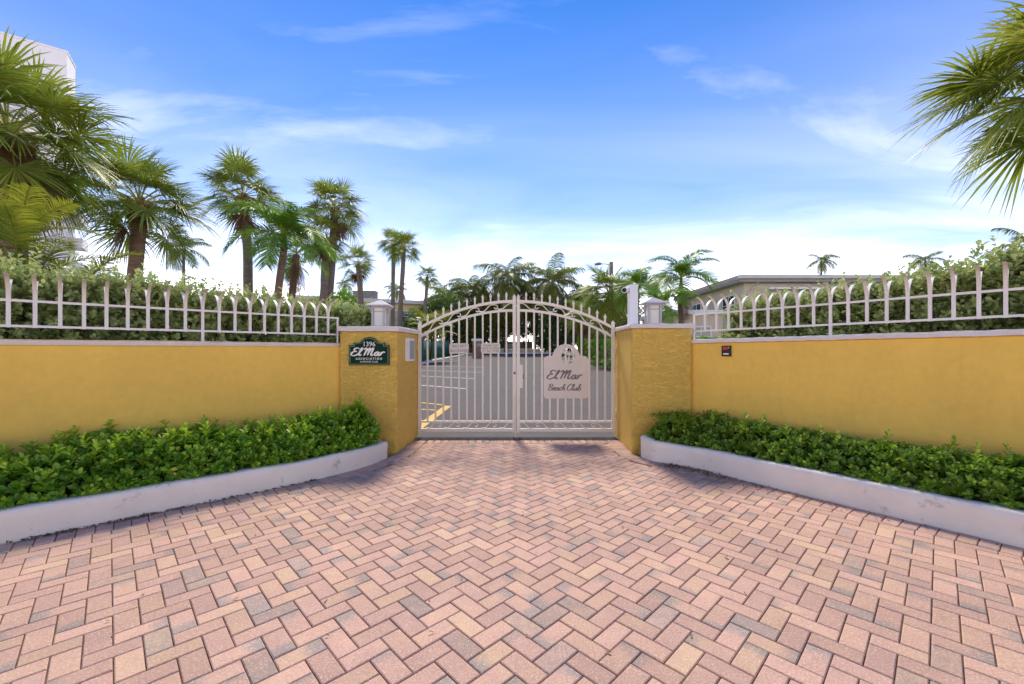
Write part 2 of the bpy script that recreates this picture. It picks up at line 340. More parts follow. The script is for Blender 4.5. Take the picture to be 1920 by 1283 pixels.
for a_, b_ in (((-3.6, 14.2), (-1.39, 12.8)), ((-4.9, 18.0), (-1.41, 16.2)), ((-5.4, 21.0), (-1.42, 19.4)), ((-5.2, 24.2), (-1.5, 23.0))):
    line_strip('parking_line', [(a_, b_)], 0.11, M['wline'])
line_strip('yellow_marking', [((-1.62, 6.75), (-1.46, 9.5))], 0.17, M['yline'])
line_strip('yellow_marking', [((-2.75, 10.35), (-1.60, 9.62))], 0.10, M['yline'])
line_strip('yellow_marking', [((-2.2, 9.1), (-1.62, 8.9))], 0.09, M['yline'])
# kerbs of the car park
def curb_path(name, pts, wd, h, mat, label, cat='kerb', z=None, group=None):
    mb = MB(); P = [Vector(p) for p in pts]; vs = []; prof = [(-0.5, 0), (-0.5, 0.85), (-0.36, 1), (0.36, 1), (0.5, 0.85), (0.5, 0)]
    for i, p in enumerate(P):
        tt = (P[min(i+1, len(P)-1)] - P[max(i-1, 0)]).normalized(); s = Vector((-tt.y, tt.x))
        for a_, z_ in prof:
            e = p + s * a_ * wd; vs.append((e.x, e.y, slope(e.y) + z_ * h - (0.02 if z_ == 0 else 0)))
    k = len(prof); fs = [(i*k+j, i*k+j+1, (i+1)*k+j+1, (i+1)*k+j) for i in range(len(P)-1) for j in range(k-1)]
    fs += [tuple(range(k)), tuple(reversed([(len(P)-1)*k+j for j in range(k)]))]
    mb.add(vs, fs); return tag(mb.build(name, mat), label, cat)
curb_path('car_park_kerb', [(lotl(y) - 0.08, y) for y in (9.9, 12, 16, 20, 24, 28, 32, 36, 40, 45.9)], 0.2, 0.14, M['white'], 'white painted kerb between the asphalt and grass beside the teal screen')
curb_path('car_park_kerb', [(x, 46.1) for x in (-4.0, -1, 2, 4.8)], 0.2, 0.14, M['white'], 'pale kerb across the far end of the car park')

# ------------------------------------------------------------------ paved driveway
drive = MB(); poly = LP + list(reversed(RP))
drive.add([(p[0], p[1], 0.0215) for p in poly], [tuple(range(len(poly)))])
me_ = drive.mesh('driveway'); bm = bmesh.new(); bm.from_mesh(me_); bmesh.ops.triangulate(bm, faces=bm.faces[:]); bmesh.ops.recalc_face_normals(bm, faces=bm.faces[:]); bm.to_mesh(me_); bm.free()
drv = tag(link('driveway', me_, M['sand']), kind='structure'); drv.location.z = -0.030
def offset_path(P, d):
    out = []
    for i in range(len(P)):
        a_ = Vector(P[max(i-1, 0)]); b_ = Vector(P[min(i+1, len(P)-1)]); tt = (b_ - a_).normalized(); s = Vector((-tt.y, tt.x))
        q = Vector(P[i]) + s * d; out.append((q.x, q.y))
    return out
LI = offset_path([Vector(p) for p in LP], 0.205); RI = offset_path([Vector(p) for p in RP], -0.205)
LI[0] = (LI[0][0], 5.995); RI[0] = (RI[0][0], 5.995); LI[-1] = (LI[-1][0], -0.82); RI[-1] = (RI[-1][0], -0.82)
inner = LI + list(reversed(RI))
def pip(x, y, P):
    c = False; j = len(P) - 1
    for i in range(len(P)):
        if (P[i][1] > y) != (P[j][1] > y) and x < (P[j][0]-P[i][0]) * (y-P[i][1]) / (P[j][1]-P[i][1]) + P[i][0]: c = not c
        j = i
    return c
def clip(pol, a_, b_):                                  # keep left of a->b
    out = []; nx_, ny_ = -(b_[1]-a_[1]), (b_[0]-a_[0])
    sd_ = [(p[0]-a_[0])*nx_ + (p[1]-a_[1])*ny_ for p in pol]
    for i in range(len(pol)):
        p, q, s1, s2_ = pol[i-1], pol[i], sd_[i-1], sd_[i]
        if (s1 >= 0) != (s2_ >= 0):
            k = s1 / (s1 - s2_); out.append((p[0]+(q[0]-p[0])*k, p[1]+(q[1]-p[1])*k))
        if s2_ >= 0: out.append(q)
    return out
def area(p): return 0.5 * sum(p[i-1][0]*p[i][1]-p[i][0]*p[i-1][1] for i in range(len(p)))
if area(inner) < 0: inner = list(reversed(inner))
pavers = []                                             # (polygon, long axis direction)
W_, G_ = 0.1, 0.0048
A = Vector((math.sin(R(44.15)), -math.cos(R(44.15)))); B = Vector((math.sin(R(45.85)), math.cos(R(45.85))))
O = Vector((-0.055, 1.802))
def segs_near(x, y, rad):
    out = []
    for i in range(len(inner)):
        a_, b_ = Vector(inner[i-1]), Vector(inner[i]); ab = b_ - a_; p = Vector((x, y))
        k = max(0, min(1, (p-a_).dot(ab) / max(ab.length_squared, 1e-9)))
        if (a_ + ab*k - p).length < rad: out.append((inner[i-1], inner[i]))
    return out
for i in range(-90, 91):
    for j in range(-60, 61):
        o = O + (B - A) * (W_ * i) + (A + B) * (2 * W_ * j)
        if abs(o.x) > 8 or o.y < -1.2 or o.y > 6.4: continue
        for a0, b0, la, lb in ((0, 0, 2, 1), (2, 0, 1, 2)):
            q = [o + A * (W_*(a0+da) + ga) + B * (W_*(b0+db) + gb) for da, db, ga, gb in
                 ((0, 0, G_/2, G_/2), (la, 0, -G_/2, G_/2), (la, lb, -G_/2, -G_/2), (0, lb, G_/2, -G_/2))]
            pol = [(p.x, p.y) for p in q]
            cx = sum(p[0] for p in pol)/4; cy = sum(p[1] for p in pol)/4
            sg = segs_near(cx, cy, 0.125)
            if not sg:
                if not pip(cx, cy, inner): continue
            else:
                ins = pip(cx, cy, inner)
                if not ins and not any(pip(p[0], p[1], inner) for p in pol): continue
                for s_ in sg: pol = clip(pol, s_[0], s_[1]) if len(pol) > 2 else pol
                if len(pol) < 3 or abs(area(pol)) < 0.0016: continue
            pavers.append((pol, A if la == 2 else B, True))
def soldier(P, side):
    d = 0.0; P = [Vector(p) for p in P]; ln = [0]
    for i in range(1, len(P)): ln.append(ln[-1] + (P[i]-P[i-1]).length)
    def ev(s):
        for i in range(1, len(P)):
            if s <= ln[i] or i == len(P)-1:
                k = (s - ln[i-1]) / (ln[i]-ln[i-1]); return P[i-1].lerp(P[i], k)
    n = int(ln[-1] / W_); st = ln[-1] / n
    def nor(s):
        a_ = ev(max(s-0.12, 0)); b_ = ev(min(s+0.12, ln[-1])); tt = (b_-a_).normalized(); return Vector((-tt.y, tt.x)) * side
    for k in range(n):
        s0 = k*st + G_/2; s1 = (k+1)*st - G_/2
        p0, p1, m0, m1 = ev(s0), ev(s1), nor(s0), nor(s1)
        pol = [p0 + m0*0.004, p1 + m1*0.004, p1 + m1*0.2, p0 + m0*0.2]; pol = [(p.x, p.y) for p in pol]
        if area(pol) < 0: pol.reverse()
        pavers.append((pol, nor((s0+s1)/2), False))
soldier([p for p in LP], 1); soldier([p for p in RP], -1)
soldier([(LP[0][0] + 0.215, 6.20), (0.05, 6.20), (RP[0][0] - 0.215, 6.20)], -1)
def paver_data(pol, ax, mb):
    if area(pol) < 0: pol = list(reversed(pol))
    n = len(pol); z = 0.030 + rnd.uniform(-0.0016, 0.0016); tx, ty = rnd.gauss(0, 0.006), rnd.gauss(0, 0.006)
    cx = sum(p[0] for p in pol)/n; cy = sum(p[1] for p in pol)/n; ch = 0.0042
    zz = lambda x, y, h: h + tx*(x-cx) + ty*(y-cy)
    r0 = [(p[0], p[1], -0.005) for p in pol]; r1 = [(p[0], p[1], zz(p[0], p[1], z-ch)) for p in pol]
    r2 = [];
    for i in range(n):
        q = inset(pol, i, ch); r2.append((q[0], q[1], zz(q[0], q[1], z)))
    vs = r0 + r1 + r2; fs = []
    for k in range(2):
        for i in range(n):
            j = (i+1) % n; fs.append((k*n+i, k*n+j, (k+1)*n+j, (k+1)*n+i))
    fs.append(tuple(2*n+i for i in range(n)))
    base_ = min(max(rnd.gauss(0.45, 0.2), 0), 1); br_ = rnd.random()
    u = rnd.random()
    g0, g1 = (-0.3, 0.2)
    if u < 0.24: g0, g1 = (-0.15, rnd.uniform(0.8, 1.15))
    elif u < 0.30: g0, g1 = (rnd.uniform(0.6, 0.8), rnd.uniform(0.6, 0.9))
    elif u < 0.55: g0, g1 = (0.1, 0.55)
    if rnd.random() < 0.5: g0, g1 = g1, g0
    at_ = []
    for v in vs:
        s = ((v[0]-cx)*ax.x + (v[1]-cy)*ax.y) / 0.2 + 0.5
        at_.append((base_, g0 + (g1-g0)*s, br_, 1))
    mb.add(vs, fs, at_)
def pkey(p):
    x = sum(q[0] for q in p[0])/len(p[0]); y = sum(q[1] for q in p[0])/len(p[0])
    if y < 1.60 or abs(x) > 1.25*y: return 1e3 + abs(y)
    return x*x*0.15 + y
pavers.sort(key=pkey)
rest = MB()
for i, (pol, ax, _) in enumerate(pavers):
    if i < 295:
        mb = MB(); paver_data(pol, ax, mb); mb.build('paver', M['paver'], drv, attr=True)
    else: paver_data(pol, ax, rest)
tag(rest.build('paver_field', M['paver'], drv, attr=True), kind='stuff')

# ------------------------------------------------------------------ walls, pillars, planter kerbs
def wnoise(x, y, z, s): return mnoise.noise(Vector((x*s, y*s, z*s)))
def box_mesh_sub(P0, dirv, length, thick, z0, z1a, z1b, step=0.08, rough=0.0, seed=0.0, over=0.0):
    """a straight run of wall or coping, top height z1a to z1b, with slightly uneven faces"""
    mb = MB(); n = max(2, int(length/step)); nv = Vector((-dirv.y, dirv.x)); vs = []
    for i in range(n+1):
        k = i/n; p = P0 + dirv*length*k; z1 = z1a + (z1b-z1a)*k
        for (o_, z_) in ((-over, z0 if not callable(z0) else z0(k)), (-over, z1 - 0.012), (-over+0.012, z1), (thick+over-0.012, z1), (thick+over, z1-0.012), (thick+over, z0 if not callable(z0) else z0(k))):
            r1_ = rough * wnoise(p.x + seed, p.y, z_*3 + o_, 7.0); r2_ = rough * wnoise(p.x*1.3, p.y + seed, o_*4, 9.0)
            q = p + nv * (o_ + r1_); vs.append((q.x, q.y, z_ + (r2_ if z_ > 0.05 else 0)))
    fs = [(i*6+j, i*6+j+1, (i+1)*6+j+1, (i+1)*6+j) for i in range(n) for j in range(5)]
    fs += [((i)*6+5, i*6, (i+1)*6, (i+1)*6+5) for i in range(n)]
    fs += [tuple(range(6)), tuple(n*6+j for j in reversed(range(6)))]
    mb.add(vs, fs); return mb
def fixn(o):
    bm = bmesh.new(); bm.from_mesh(o.data); bmesh.ops.recalc_face_normals(bm, faces=bm.faces[:]); bm.to_mesh(o.data); bm.free(); return o
DL = Vector((-0.691, -0.723)).normalized(); DR = Vector((0.625, -0.781)).normalized()
P0L = Vector((-2.25, 5.50)); P0R = Vector((2.346, 5.50))
def wall(name, P0, D, thick, zc0, zc1, label):
    root = tag(empty(name, (P0.x, P0.y, 0)), label, 'wall')
    o = fixn(box_mesh_sub(P0, D, 6.5, thick, -0.05, zc0-0.048, zc0-0.048+(zc1-zc0)*6.5/2.8, 0.25, 0.002).build('wall_body', M['wall'])); 
    c = fixn(box_mesh_sub(P0 - D*0.0, D, 6.52, thick, lambda k: zc0-0.05+(zc1-zc0)*6.5/2.8*k, zc0, zc0+(zc1-zc0)*6.5/2.8, 0.045, 0.006, 3.3, 0.03).build('coping', M['cap']))
    for x in (o, c): x.parent = root; x.matrix_parent_inverse = Matrix.Translation((-P0.x, -P0.y, 0))
    return root
# left wall runs to the left of the gate: its back is on the -normal side
wall('boundary_wall', P0L, DL, -0.2, 1.44, 1.44, 'yellow stucco boundary wall joining the pillar with the green sign')
wall('boundary_wall', P0R, DR, 0.2, 1.484, 1.517, 'yellow stucco boundary wall with the small black card reader')
def pillar(poly, zb, zt, label):
    cx = sum(p[0] for p in poly)/len(poly); cy = sum(p[1] for p in poly)/len(poly)
    root = tag(empty('gate_pillar', (cx, cy, 0)), label, 'pillar')
    def grid(pl, z0, z1, rough, name, mat, seed, ch):
        bm = bmesh.new()
        vs = [bm.verts.new((p[0]-cx, p[1]-cy, z0)) for p in pl]; f = bm.faces.new(vs)
        r = bmesh.ops.extrude_face_region(bm, geom=[f]); up = [v for v in r['geom'] if isinstance(v, bmesh.types.BMVert)]
        for v in up: v.co.z = z1
        bmesh.ops.recalc_face_normals(bm, faces=bm.faces[:])
        bmesh.ops.bevel(bm, geom=bm.edges[:], offset=ch, segments=2, affect='EDGES', profile=0.6)
        cuts = [e for e in bm.edges if e.calc_length() > 0.2]
        bmesh.ops.subdivide_edges(bm, edges=cuts, cuts=7 if z1-z0 < 0.2 else 14, use_grid_fill=True)
        for v in bm.verts:
            v.co += Vector([wnoise(v.co.x+seed, v.co.y+k*5, v.co.z*1.5, 8.0) for k in range(3)]) * rough
        me = bpy.data.meshes.new(name); bm.to_mesh(me); bm.free()
        return link(name, me, mat, root, True)
    grid(poly, -0.07, zb, 0.006, 'pillar_body', M['pillar'], 1.0, 0.018)
    ov = [inset(poly, i, -0.028) for i in range(len(poly))] if area(poly) > 0 else [inset(list(reversed(poly)), i, -0.028) for i in range(len(poly))]
    grid(ov, zb + 0.002, zt, 0.008, 'pillar_cap', M['cap'], 4.0, 0.014)
    return root
PL = [(-2.248, 5.43), (-1.497, 5.43), (-1.462, 6.5), (-2.248, 6.5)]; PR = [(1.566, 5.43), (2.346, 5.43), (2.346, 6.5), (1.612, 6.5)]
pillar(PL, 1.585, 1.655, 'yellow stucco gate pillar carrying the green sign')
pillar(PR, 1.625, 1.69, 'yellow stucco gate pillar with the white camera post on top')

def planter_curb(P, side, htab, label):
    pts = catmull([Vector((p[0], p[1], 0)) for p in P], 8)
    mb = MB(); vs = []; tot = [0]
    for i in range(1, len(pts)): tot.append(tot[-1] + (pts[i]-pts[i-1]).length)
    prof = [(0.0, 0.0), (0.003, 0.35), (0.0, 0.7), (0.002, 0.93), (0.018, 0.985), (0.06, 1.0), (0.112, 0.985), (0.13, 0.93), (0.13, 0.0)]
    for i, p in enumerate(pts):
        tt = (pts[min(i+1, len(pts)-1)] - pts[max(i-1, 0)]).normalized(); s = Vector((-tt.y, tt.x, 0)) * side
        h = np.interp(tot[i], [a_ for a_, _ in htab], [b_ for _, b_ in htab]) + 0.008 * wnoise(p.x, p.y, 0, 3)
        for a_, z_ in prof:
            q = p + s * (a_ + 0.004 * wnoise(p.x, p.y, z_, 6)); vs.append((q.x, q.y, z_ * h - (0.05 if z_ == 0 else 0)))
    k = len(prof)
    fs = [(i*k+j, i*k+j+1, (i+1)*k+j+1, (i+1)*k+j) for i in range(len(pts)-1) for j in range(k-1)] + [tuple(range(k)), tuple((len(pts)-1)*k+j for j in reversed(range(k)))]
    mb.add(vs, fs); o = fixn(mb.build('planter_kerb', M['curb'], smooth=False)); tag(o, label, 'kerb')
    for pz in o.data.polygons: pz.use_smooth = len(pz.vertices) == 4
    return o
planter_curb([(p[0], p[1]) for p in LP[2:]], -1, [(0, 0.20), (0.5, 0.215), (2, 0.22), (3, 0.23), (8, 0.24)], 'white painted concrete planter kerb below the green sign, with the leafy hedge behind')
planter_curb([(p[0], p[1]) for p in RP[2:]], 1, [(0, 0.275), (0.25, 0.245), (0.6, 0.235), (2, 0.245), (3, 0.235), (8, 0.24)], 'white painted concrete planter kerb with an S-shaped end and dead leaves at its foot')
def bed(poly):
    mb = MB(); mb.add([(p[0], p[1], 0.13) for p in poly], [tuple(range(len(poly)))]); o = mb.build('planting_bed', M['soil'])
    bm = bmesh.new(); bm.from_mesh(o.data); bmesh.ops.triangulate(bm, faces=bm.faces[:]); bmesh.ops.recalc_face_normals(bm, faces=bm.faces[:]); bm.to_mesh(o.data); bm.free()
    return tag(o, kind='structure')
wl = [P0L + DL*k for k in (0.0, 2.0, 4.0, 6.4)]; wr = [P0R + DR*k for k in (0.0, 2.0, 4.0, 6.4)]
bed(offset_path([Vector(p) for p in LP[2:]], -0.1) + [(p.x, p.y) for p in reversed(wl)] + [(-2.0, 5.42), (-1.6, 5.42)])
bed(offset_path([Vector(p) for p in RP[2:]], 0.1) + [(p.x, p.y) for p in reversed(wr)] + [(2.2, 5.42), (1.7, 5.42)])

# ------------------------------------------------------------------ gate
GY = 6.45
ZT = lambda x, xc, hw: 2.10 - 0.425 * (abs(xc - x) / hw) ** 2.05
def finial(mb, x, z, r):
    c = [(-1, -1), (1, -1), (1, 1), (-1, 1)]; vs = []
    for (rr, zz) in ((r, z), (r*1.5, z+0.018), (r*1.25, z+0.03), (0.001, z+0.07)):
        vs += [(x + a_*rr, GY + b_*rr, zz) for a_, b_ in c]
    fs = [(k*4+i, k*4+(i+1) % 4, (k+1)*4+(i+1) % 4, (k+1)*4+i) for k in range(3) for i in range(4)]; mb.add(vs, fs)
def scroll_pts(p0, p1, r, flip):
    """S scroll from a tail at p0 to a curl of radius r at p1 in the gate's plane (x,z)"""
    p0 = Vector((p0[0], p0[1])); p1 = Vector((p1[0], p1[1])); out = []
    c = p1
    st = math.atan2(p0.y - c.y, p0.x - c.x)
    d = (p1 - p0); n_ = Vector((-d.y, d.x)).normalized() * flip
    e = c + n_ * r
    for k in range(9):
        u = k/8; out.append(p0.lerp(e, u) + n_ * (0.022*math.sin(u*math.pi*2) * -1.0) )
    a0 = math.atan2(n_.y, n_.x)
    for k in range(1, 15):
        u = k/14; an = a0 - flip * u * 4.9; rr = r*(1-0.62*u); out.append(c + Vector((math.cos(an)*rr, math.sin(an)*rr)))
    return [(q.x, GY, q.y) for q in out]
def gate_leaf(xh, xc, sgn, label):
    """xh hinge x, xc meeting x, sgn +1 when the leaf runs to the right from its hinge"""
    root = tag(empty('gate_leaf', (xh, GY, 0)), label, 'gate', 'two leaves of the entrance gate')
    inv = Matrix.Translation((-xh, -GY, 0)); hw = abs(xc - xh)
    def part(name, mb, mat=M['gate'], parent=None):
        o = mb.build(name, mat); o.parent = root; o.matrix_parent_inverse = inv
        if parent is not None:
            o.parent = parent; o.matrix_parent_inverse = Matrix.Identity(4)
        return o
    for x, wd, top in ((xh + sgn*0.022, 0.022, ZT(xh, xc, hw) + 0.06), (xc - sgn*0.028, 0.025, 2.145)):
        mb = MB(); mb.box(x-wd, x+wd, GY-0.025, GY+0.025, 0.075, top); s_ = part('stile', mb)
        mb = MB(); finial(mb, x, top, 0.018); part('finial', mb, parent=s_)
    for off, rr in ((0.0, 0.021), (-0.14, 0.019)):
        mb = MB(); n = 22; vs = []
        for k in range(n+1):
            x = xh + sgn*0.045 + (xc - sgn*0.054 - xh - sgn*0.045)*k/n; z = ZT(x, xc, hw) + off
            vs += [(x, GY-rr+0.001, z-rr), (x, GY+rr-0.001, z-rr), (x, GY+rr-0.001, z+rr), (x, GY-rr+0.001, z+rr)]
        fs = [(k*4+i, k*4+(i+1) % 4, (k+1)*4+(i+1) % 4, (k+1)*4+i) for k in range(n) for i in range(4)] + [(0, 1, 2, 3), (n*4+3, n*4+2, n*4+1, n*4)]
        mb.add(vs, fs); fixn(part('arched_rail', mb))
    xa, xb = sorted((xh + sgn*0.0445, xc - sgn*0.0535))
    for z0, z1, nm in ((0.085, 0.13, 'bottom_rail'), (0.222, 0.25, 'lower_rail')):
        mb = MB(); mb.box(xa, xb, GY-0.019, GY+0.019, z0, z1); part(nm, mb)
    for i in range(11):
        x = xh + sgn*0.022 + (xc - sgn*0.028 - xh - sgn*0.022) * (i+1)/12
        zt = ZT(x, xc, hw)
        mb = MB(); mb.box(x-0.0125, x+0.0125, GY-0.0125, GY+0.0125, 0.249, zt-0.121); bar = part('bar', mb)
        mb = MB(); mb.box(x-0.0115, x+0.0115, GY-0.0115, GY+0.0115, zt+0.0195, zt+0.085); finial(mb, x, zt+0.085, 0.0125); part('finial', mb, parent=bar)
    for i in range(5):
        u0 = 0.06 + i*0.188; u1 = u0 + 0.165
        x0 = xh + sgn*hw*u0; x1 = xh + sgn*hw*u1
        z0 = ZT(x0, xc, hw) - 0.105; z1 = ZT(x1, xc, hw) - 0.075
        mb = MB(); mb.tube(scroll_pts((x0, z0), (x1, z1), 0.040, sgn), 0.0075, 5); part('scroll', mb)
        x0 = xh + sgn*hw*(u0+0.02); x1 = xh + sgn*hw*(u1-0.01)
        mb = MB(); mb.tube(scroll_pts((x0, 0.14), (x1, 0.178), 0.036, sgn), 0.0065, 5); part('scroll', mb)
    return root, part
XM = 0.066
gl, partl = gate_leaf(-1.452, XM - 0.003, 1, 'beige iron gate leaf carrying the two small notice plates')
gr, partr = gate_leaf(1.588, XM + 0.003, -1, 'beige iron gate leaf carrying the large club sign')
mb = MB(); mb.box(XM+0.004, XM+0.10, GY-0.034, GY-0.026, 0.76, 1.12); partr('lock_plate', mb)
mb = MB(); mb.box(XM+0.103, XM+0.113, GY-0.05, GY-0.03, 0.90, 0.975); partr('handle', mb, M['black'])
mb = MB(); mb.tube([(XM-0.026, GY-0.026, 0.99), (XM-0.026, GY-0.045, 0.99), (XM-0.026, GY-0.058, 0.99)], lambda u: 0.017 if u < 0.9 else 0.012, 12); partl('lock_knob', mb, M['dark'])
mb = MB(); mb.tube([(XM-0.012, GY-0.045, -0.02), (XM-0.012, GY-0.045, 0.62)], 0.008, 6); mb.box(XM-0.03, XM-0.005, GY-0.05, GY-0.024, 0.5, 0.53); mb.box(XM-0.03, XM-0.005, GY-0.05, GY-0.024, 0.2, 0.23); partl('drop_bolt', mb, M['gate'])
# hinges to the pillars
for x, rt in ((-1.452, partl), (1.588, partr)):
    for z in (0.35, 1.35):
        mb = MB(); s = -1 if x < 0 else 1
        xa, xb = sorted((x, x + s*0.04)); mb.box(xa, xb, GY-0.015, GY+0.015, z, z+0.07); rt('hinge', mb)

# ------------------------------------------------------------------ signs
LET = {
 'E': (0.66, [[(.64,.84),(.52,.99),(.28,.95),(.19,.76),(.30,.62),(.48,.57),(.2,.52),(.04,.3),(.1,.06),(.32,.0),(.55,.1),(.70,.24)]]),
 'l': (0.36, [[(0,.2),(.15,.5),(.29,.85),(.26,1.0),(.17,.9),(.11,.5),(.12,.15),(.2,.02),(.36,.15)]]),
 'M': (0.95, [[(-.12,.78),(.0,.95),(.12,.92),(.1,.5),(.02,0)], [(.1,.5),(.3,.85),(.42,.98),(.4,.6),(.34,.03)], [(.38,.45),(.55,.8),(.72,.98),(.70,.6),(.66,.2),(.72,.02),(.90,.14)]]),
 'a': (0.54, [[(.42,.40),(.28,.48),(.1,.36),(.04,.15),(.14,.0),(.3,.12),(.42,.44),(.4,.15),(.46,.0),(.6,.14)]]),
 'r': (0.46, [[(.06,.47),(.1,.3),(.06,0)], [(.09,.2),(.2,.42),(.34,.49),(.44,.38)]]),
 'B': (0.62, [[(.16,.92),(.12,.45),(.04,.0)], [(-.06,.8),(.2,1),(.47,.95),(.46,.7),(.22,.54),(.48,.46),(.52,.2),(.32,.0),(.06,.06)]]),
 'e': (0.38, [[(.06,.22),(.28,.3),(.34,.44),(.2,.49),(.06,.3),(.08,.06),(.22,0),(.4,.14)]]),
 'c': (0.36, [[(.34,.4),(.22,.49),(.08,.34),(.06,.1),(.2,0),(.38,.14)]]),
 'h': (0.48, [[(.0,.2),(.2,.7),(.26,.98),(.16,.9),(.1,.4),(.06,0)], [(.08,.2),(.22,.46),(.34,.4),(.32,.1),(.4,.0),(.5,.12)]]),
 'C': (0.62, [[(.62,.78),(.58,.95),(.38,1.02),(.14,.75),(.04,.35),(.14,.04),(.36,.0),(.62,.2)]]),
 'u': (0.54, [[(.04,.46),(.04,.12),(.14,0),(.3,.14),(.42,.46),(.38,.12),(.46,0),(.56,.12)]]),
 'b': (0.44, [[(.0,.2),(.18,.7),(.24,.98),(.14,.9),(.08,.4),(.1,.05),(.26,.0),(.38,.2),(.34,.44),(.2,.40)]]),
}
def script_mesh(mb, text, x0, z0, width, size, y, wd, shear=0.32):
    adv = sum(LET[c][0] if c != ' ' else 0.22 for c in text); k = width / adv; x = x0; lift = 0.0
    for c in text:
        if c == ' ': x += 0.22*k; continue
        a_, strokes = LET[c]
        for st in strokes:
            pts = catmull([Vector((p[0]*k + p[1]*size*shear, p[1]*size)) for p in st], 5); vs = []
            for i, p in enumerate(pts):
                tt = (pts[min(i+1, len(pts)-1)] - pts[max(i-1, 0)]).normalized(); nn = Vector((-tt.y, tt.x))
                nib = 0.45 + 0.75*abs(tt.dot(Vector((0.35, 0.94)))); e = min(1, 0.45 + i/4, 0.45 + (len(pts)-1-i)/4)
                hw = wd*nib*e/2; lift += 0.000004
                for q in (p + nn*hw, p - nn*hw): vs.append((x0*0 + x + q.x, y - lift, z0 + q.y))
            n = len(pts)
            front = [(2*i, 2*i+1, 2*i+3, 2*i+2) for i in range(n-1)]; mb.add(vs, front)
        x += a_*k
def text_mesh(text, size, shear=0.0, extrude=0.0008, bold=0.0, space=1.0):
    cu = bpy.data.curves.new('t', 'FONT'); cu.body = text; cu.size = size; cu.align_x = 'CENTER'; cu.shear = shear; cu.extrude = extrude; cu.offset = bold; cu.space_character = space; cu.resolution_u = 3
    ob = bpy.data.objects.new('t', cu); col.objects.link(ob); dg = bpy.context.evaluated_depsgraph_get(); dg.update()
    me = bpy.data.meshes.new_from_object(ob.evaluated_get(dg)); bpy.data.objects.remove(ob); return me
def put_text(name, text, size, loc, mat, parent, **k):
    me = text_mesh(text, size, **k); me.transform(Matrix.Translation(loc) @ Matrix.Rotation(R(90), 4, 'X')); me.materials.clear()
    return link(name, me, mat, parent)
def plate(name, outline, holes, y, th, mat, parent=None, bev=0.002):
    cu = bpy.data.curves.new('p', 'CURVE'); cu.dimensions = '2D'; cu.fill_mode = 'BOTH'; cu.extrude = th/2 - bev; cu.bevel_depth = bev; cu.bevel_resolution = 1; cu.offset = -bev
    for pts in [outline] + holes:
        sp_ = cu.splines.new('POLY'); sp_.points.add(len(pts)-1); sp_.use_cyclic_u = True
        for q, p in zip(sp_.points, pts): q.co = (p[0], p[1], 0, 1)
    ob = bpy.data.objects.new('p', cu); col.objects.link(ob); dg = bpy.context.evaluated_depsgraph_get(); dg.update()
    me = bpy.data.meshes.new_from_object(ob.evaluated_get(dg)); bpy.data.objects.remove(ob)
    me.transform(Matrix.Translation((0, y, 0)) @ Matrix.Rotation(R(90), 4, 'X')); me.materials.clear()
    return link(name, me, mat, parent)
def arc(cx, cz, r, a0, a1, n=10, rz=None): return [(cx + r*math.cos(R(a0+(a1-a0)*k/n)), cz + (rz or r)*math.sin(R(a0+(a1-a0)*k/n))) for k in range(n+1)]
# green association sign on the pillar face
SX, SY, SZ = -1.857, 5.425, 1.148
def sign_outline(g):
    wv, h1, h2, h3 = 0.262 - g, 0.262 - g, 0.292 - g, 0.15 - g
    return [(-wv, g), (wv, g), (wv, h1), (0.205 - g, h1), (0.205 - g, h2)] + arc(0, 0.232, 0.135 - g, 27 + g*60, 153 - g*60, 14) + [(-0.205 + g, h2), (-0.205 + g, h1), (-wv, h1)]
sg = tag(empty('wall_sign', (SX, SY, SZ)), 'dark green sign reading 1396 El Mar Association on the yellow pillar', 'sign')
plate('sign_board', sign_outline(0), [], -0.012, 0.022, M['green'], sg)
plate('sign_border', sign_outline(0.012), [sign_outline(0.0175)], -0.0238, 0.0015, M['greenedge'], sg, 0.0002)
put_text('lettering', '1396', 0.088, (0, -0.0245, 0.246), M['letter'], sg, space=0.95)
mb = MB(); script_mesh(mb, 'El Mar', -0.242, 0.125, 0.44, 0.10, -0.0246, 0.019); mb.build('lettering', M['letter'], sg)
put_text('lettering', 'ASSOCIATION', 0.037, (0, -0.0245, 0.073), M['letter'], sg, bold=0.0012, space=1.55)
put_text('lettering', 'A PRIVATE CLUB', 0.031, (0, -0.0245, 0.036), M['letter'], sg, bold=0.0002)
# two notice plates and the club sign on the gate
def rrect(w_, h_, r):
    return arc(w_/2-r, -h_/2+r, r, -90, 0, 5) + arc(w_/2-r, h_/2-r, r, 0, 90, 5) + arc(-w_/2+r, h_/2-r, r, 90, 180, 5) + arc(-w_/2+r, -h_/2+r, r, 180, 270, 5)
def notice(cx, cz, lines, size, label):
    o = tag(empty('notice_plate', (cx, GY-0.014, cz)), label, 'sign'); plate('plate', rrect(0.30, 0.158, 0.03), [], -0.005, 0.008, M['plate'], o)
    n = len(lines)
    for i, s in enumerate(lines): put_text('lettering', s, size, (0, -0.0096, ((n-1)/2-i)*size*(0.98 if n > 2 else 1.12) - size*0.35), M['cut'], o, shear=0.25, extrude=0.0004)
notice((861-CX)*GY/F, CH-(653.5-HY)*GY/F, ['NO PET', 'ALLOWED'], 0.062, 'small beige notice plate reading no pet allowed')
notice((920-CX)*GY/F, CH-(653-HY)*GY/F, ['PLEASE KEEP', 'GATE CLOSED', 'AT ALL TIMES'], 0.043, 'small beige notice plate asking to keep the gate closed')
CXS, CZS = (1061-CX)*GY/F, CH-(747-HY)*GY/F
cs = tag(empty('club_sign', (CXS, GY-0.014, CZS)), 'large beige club sign with an arched top and an oval palm emblem', 'sign')
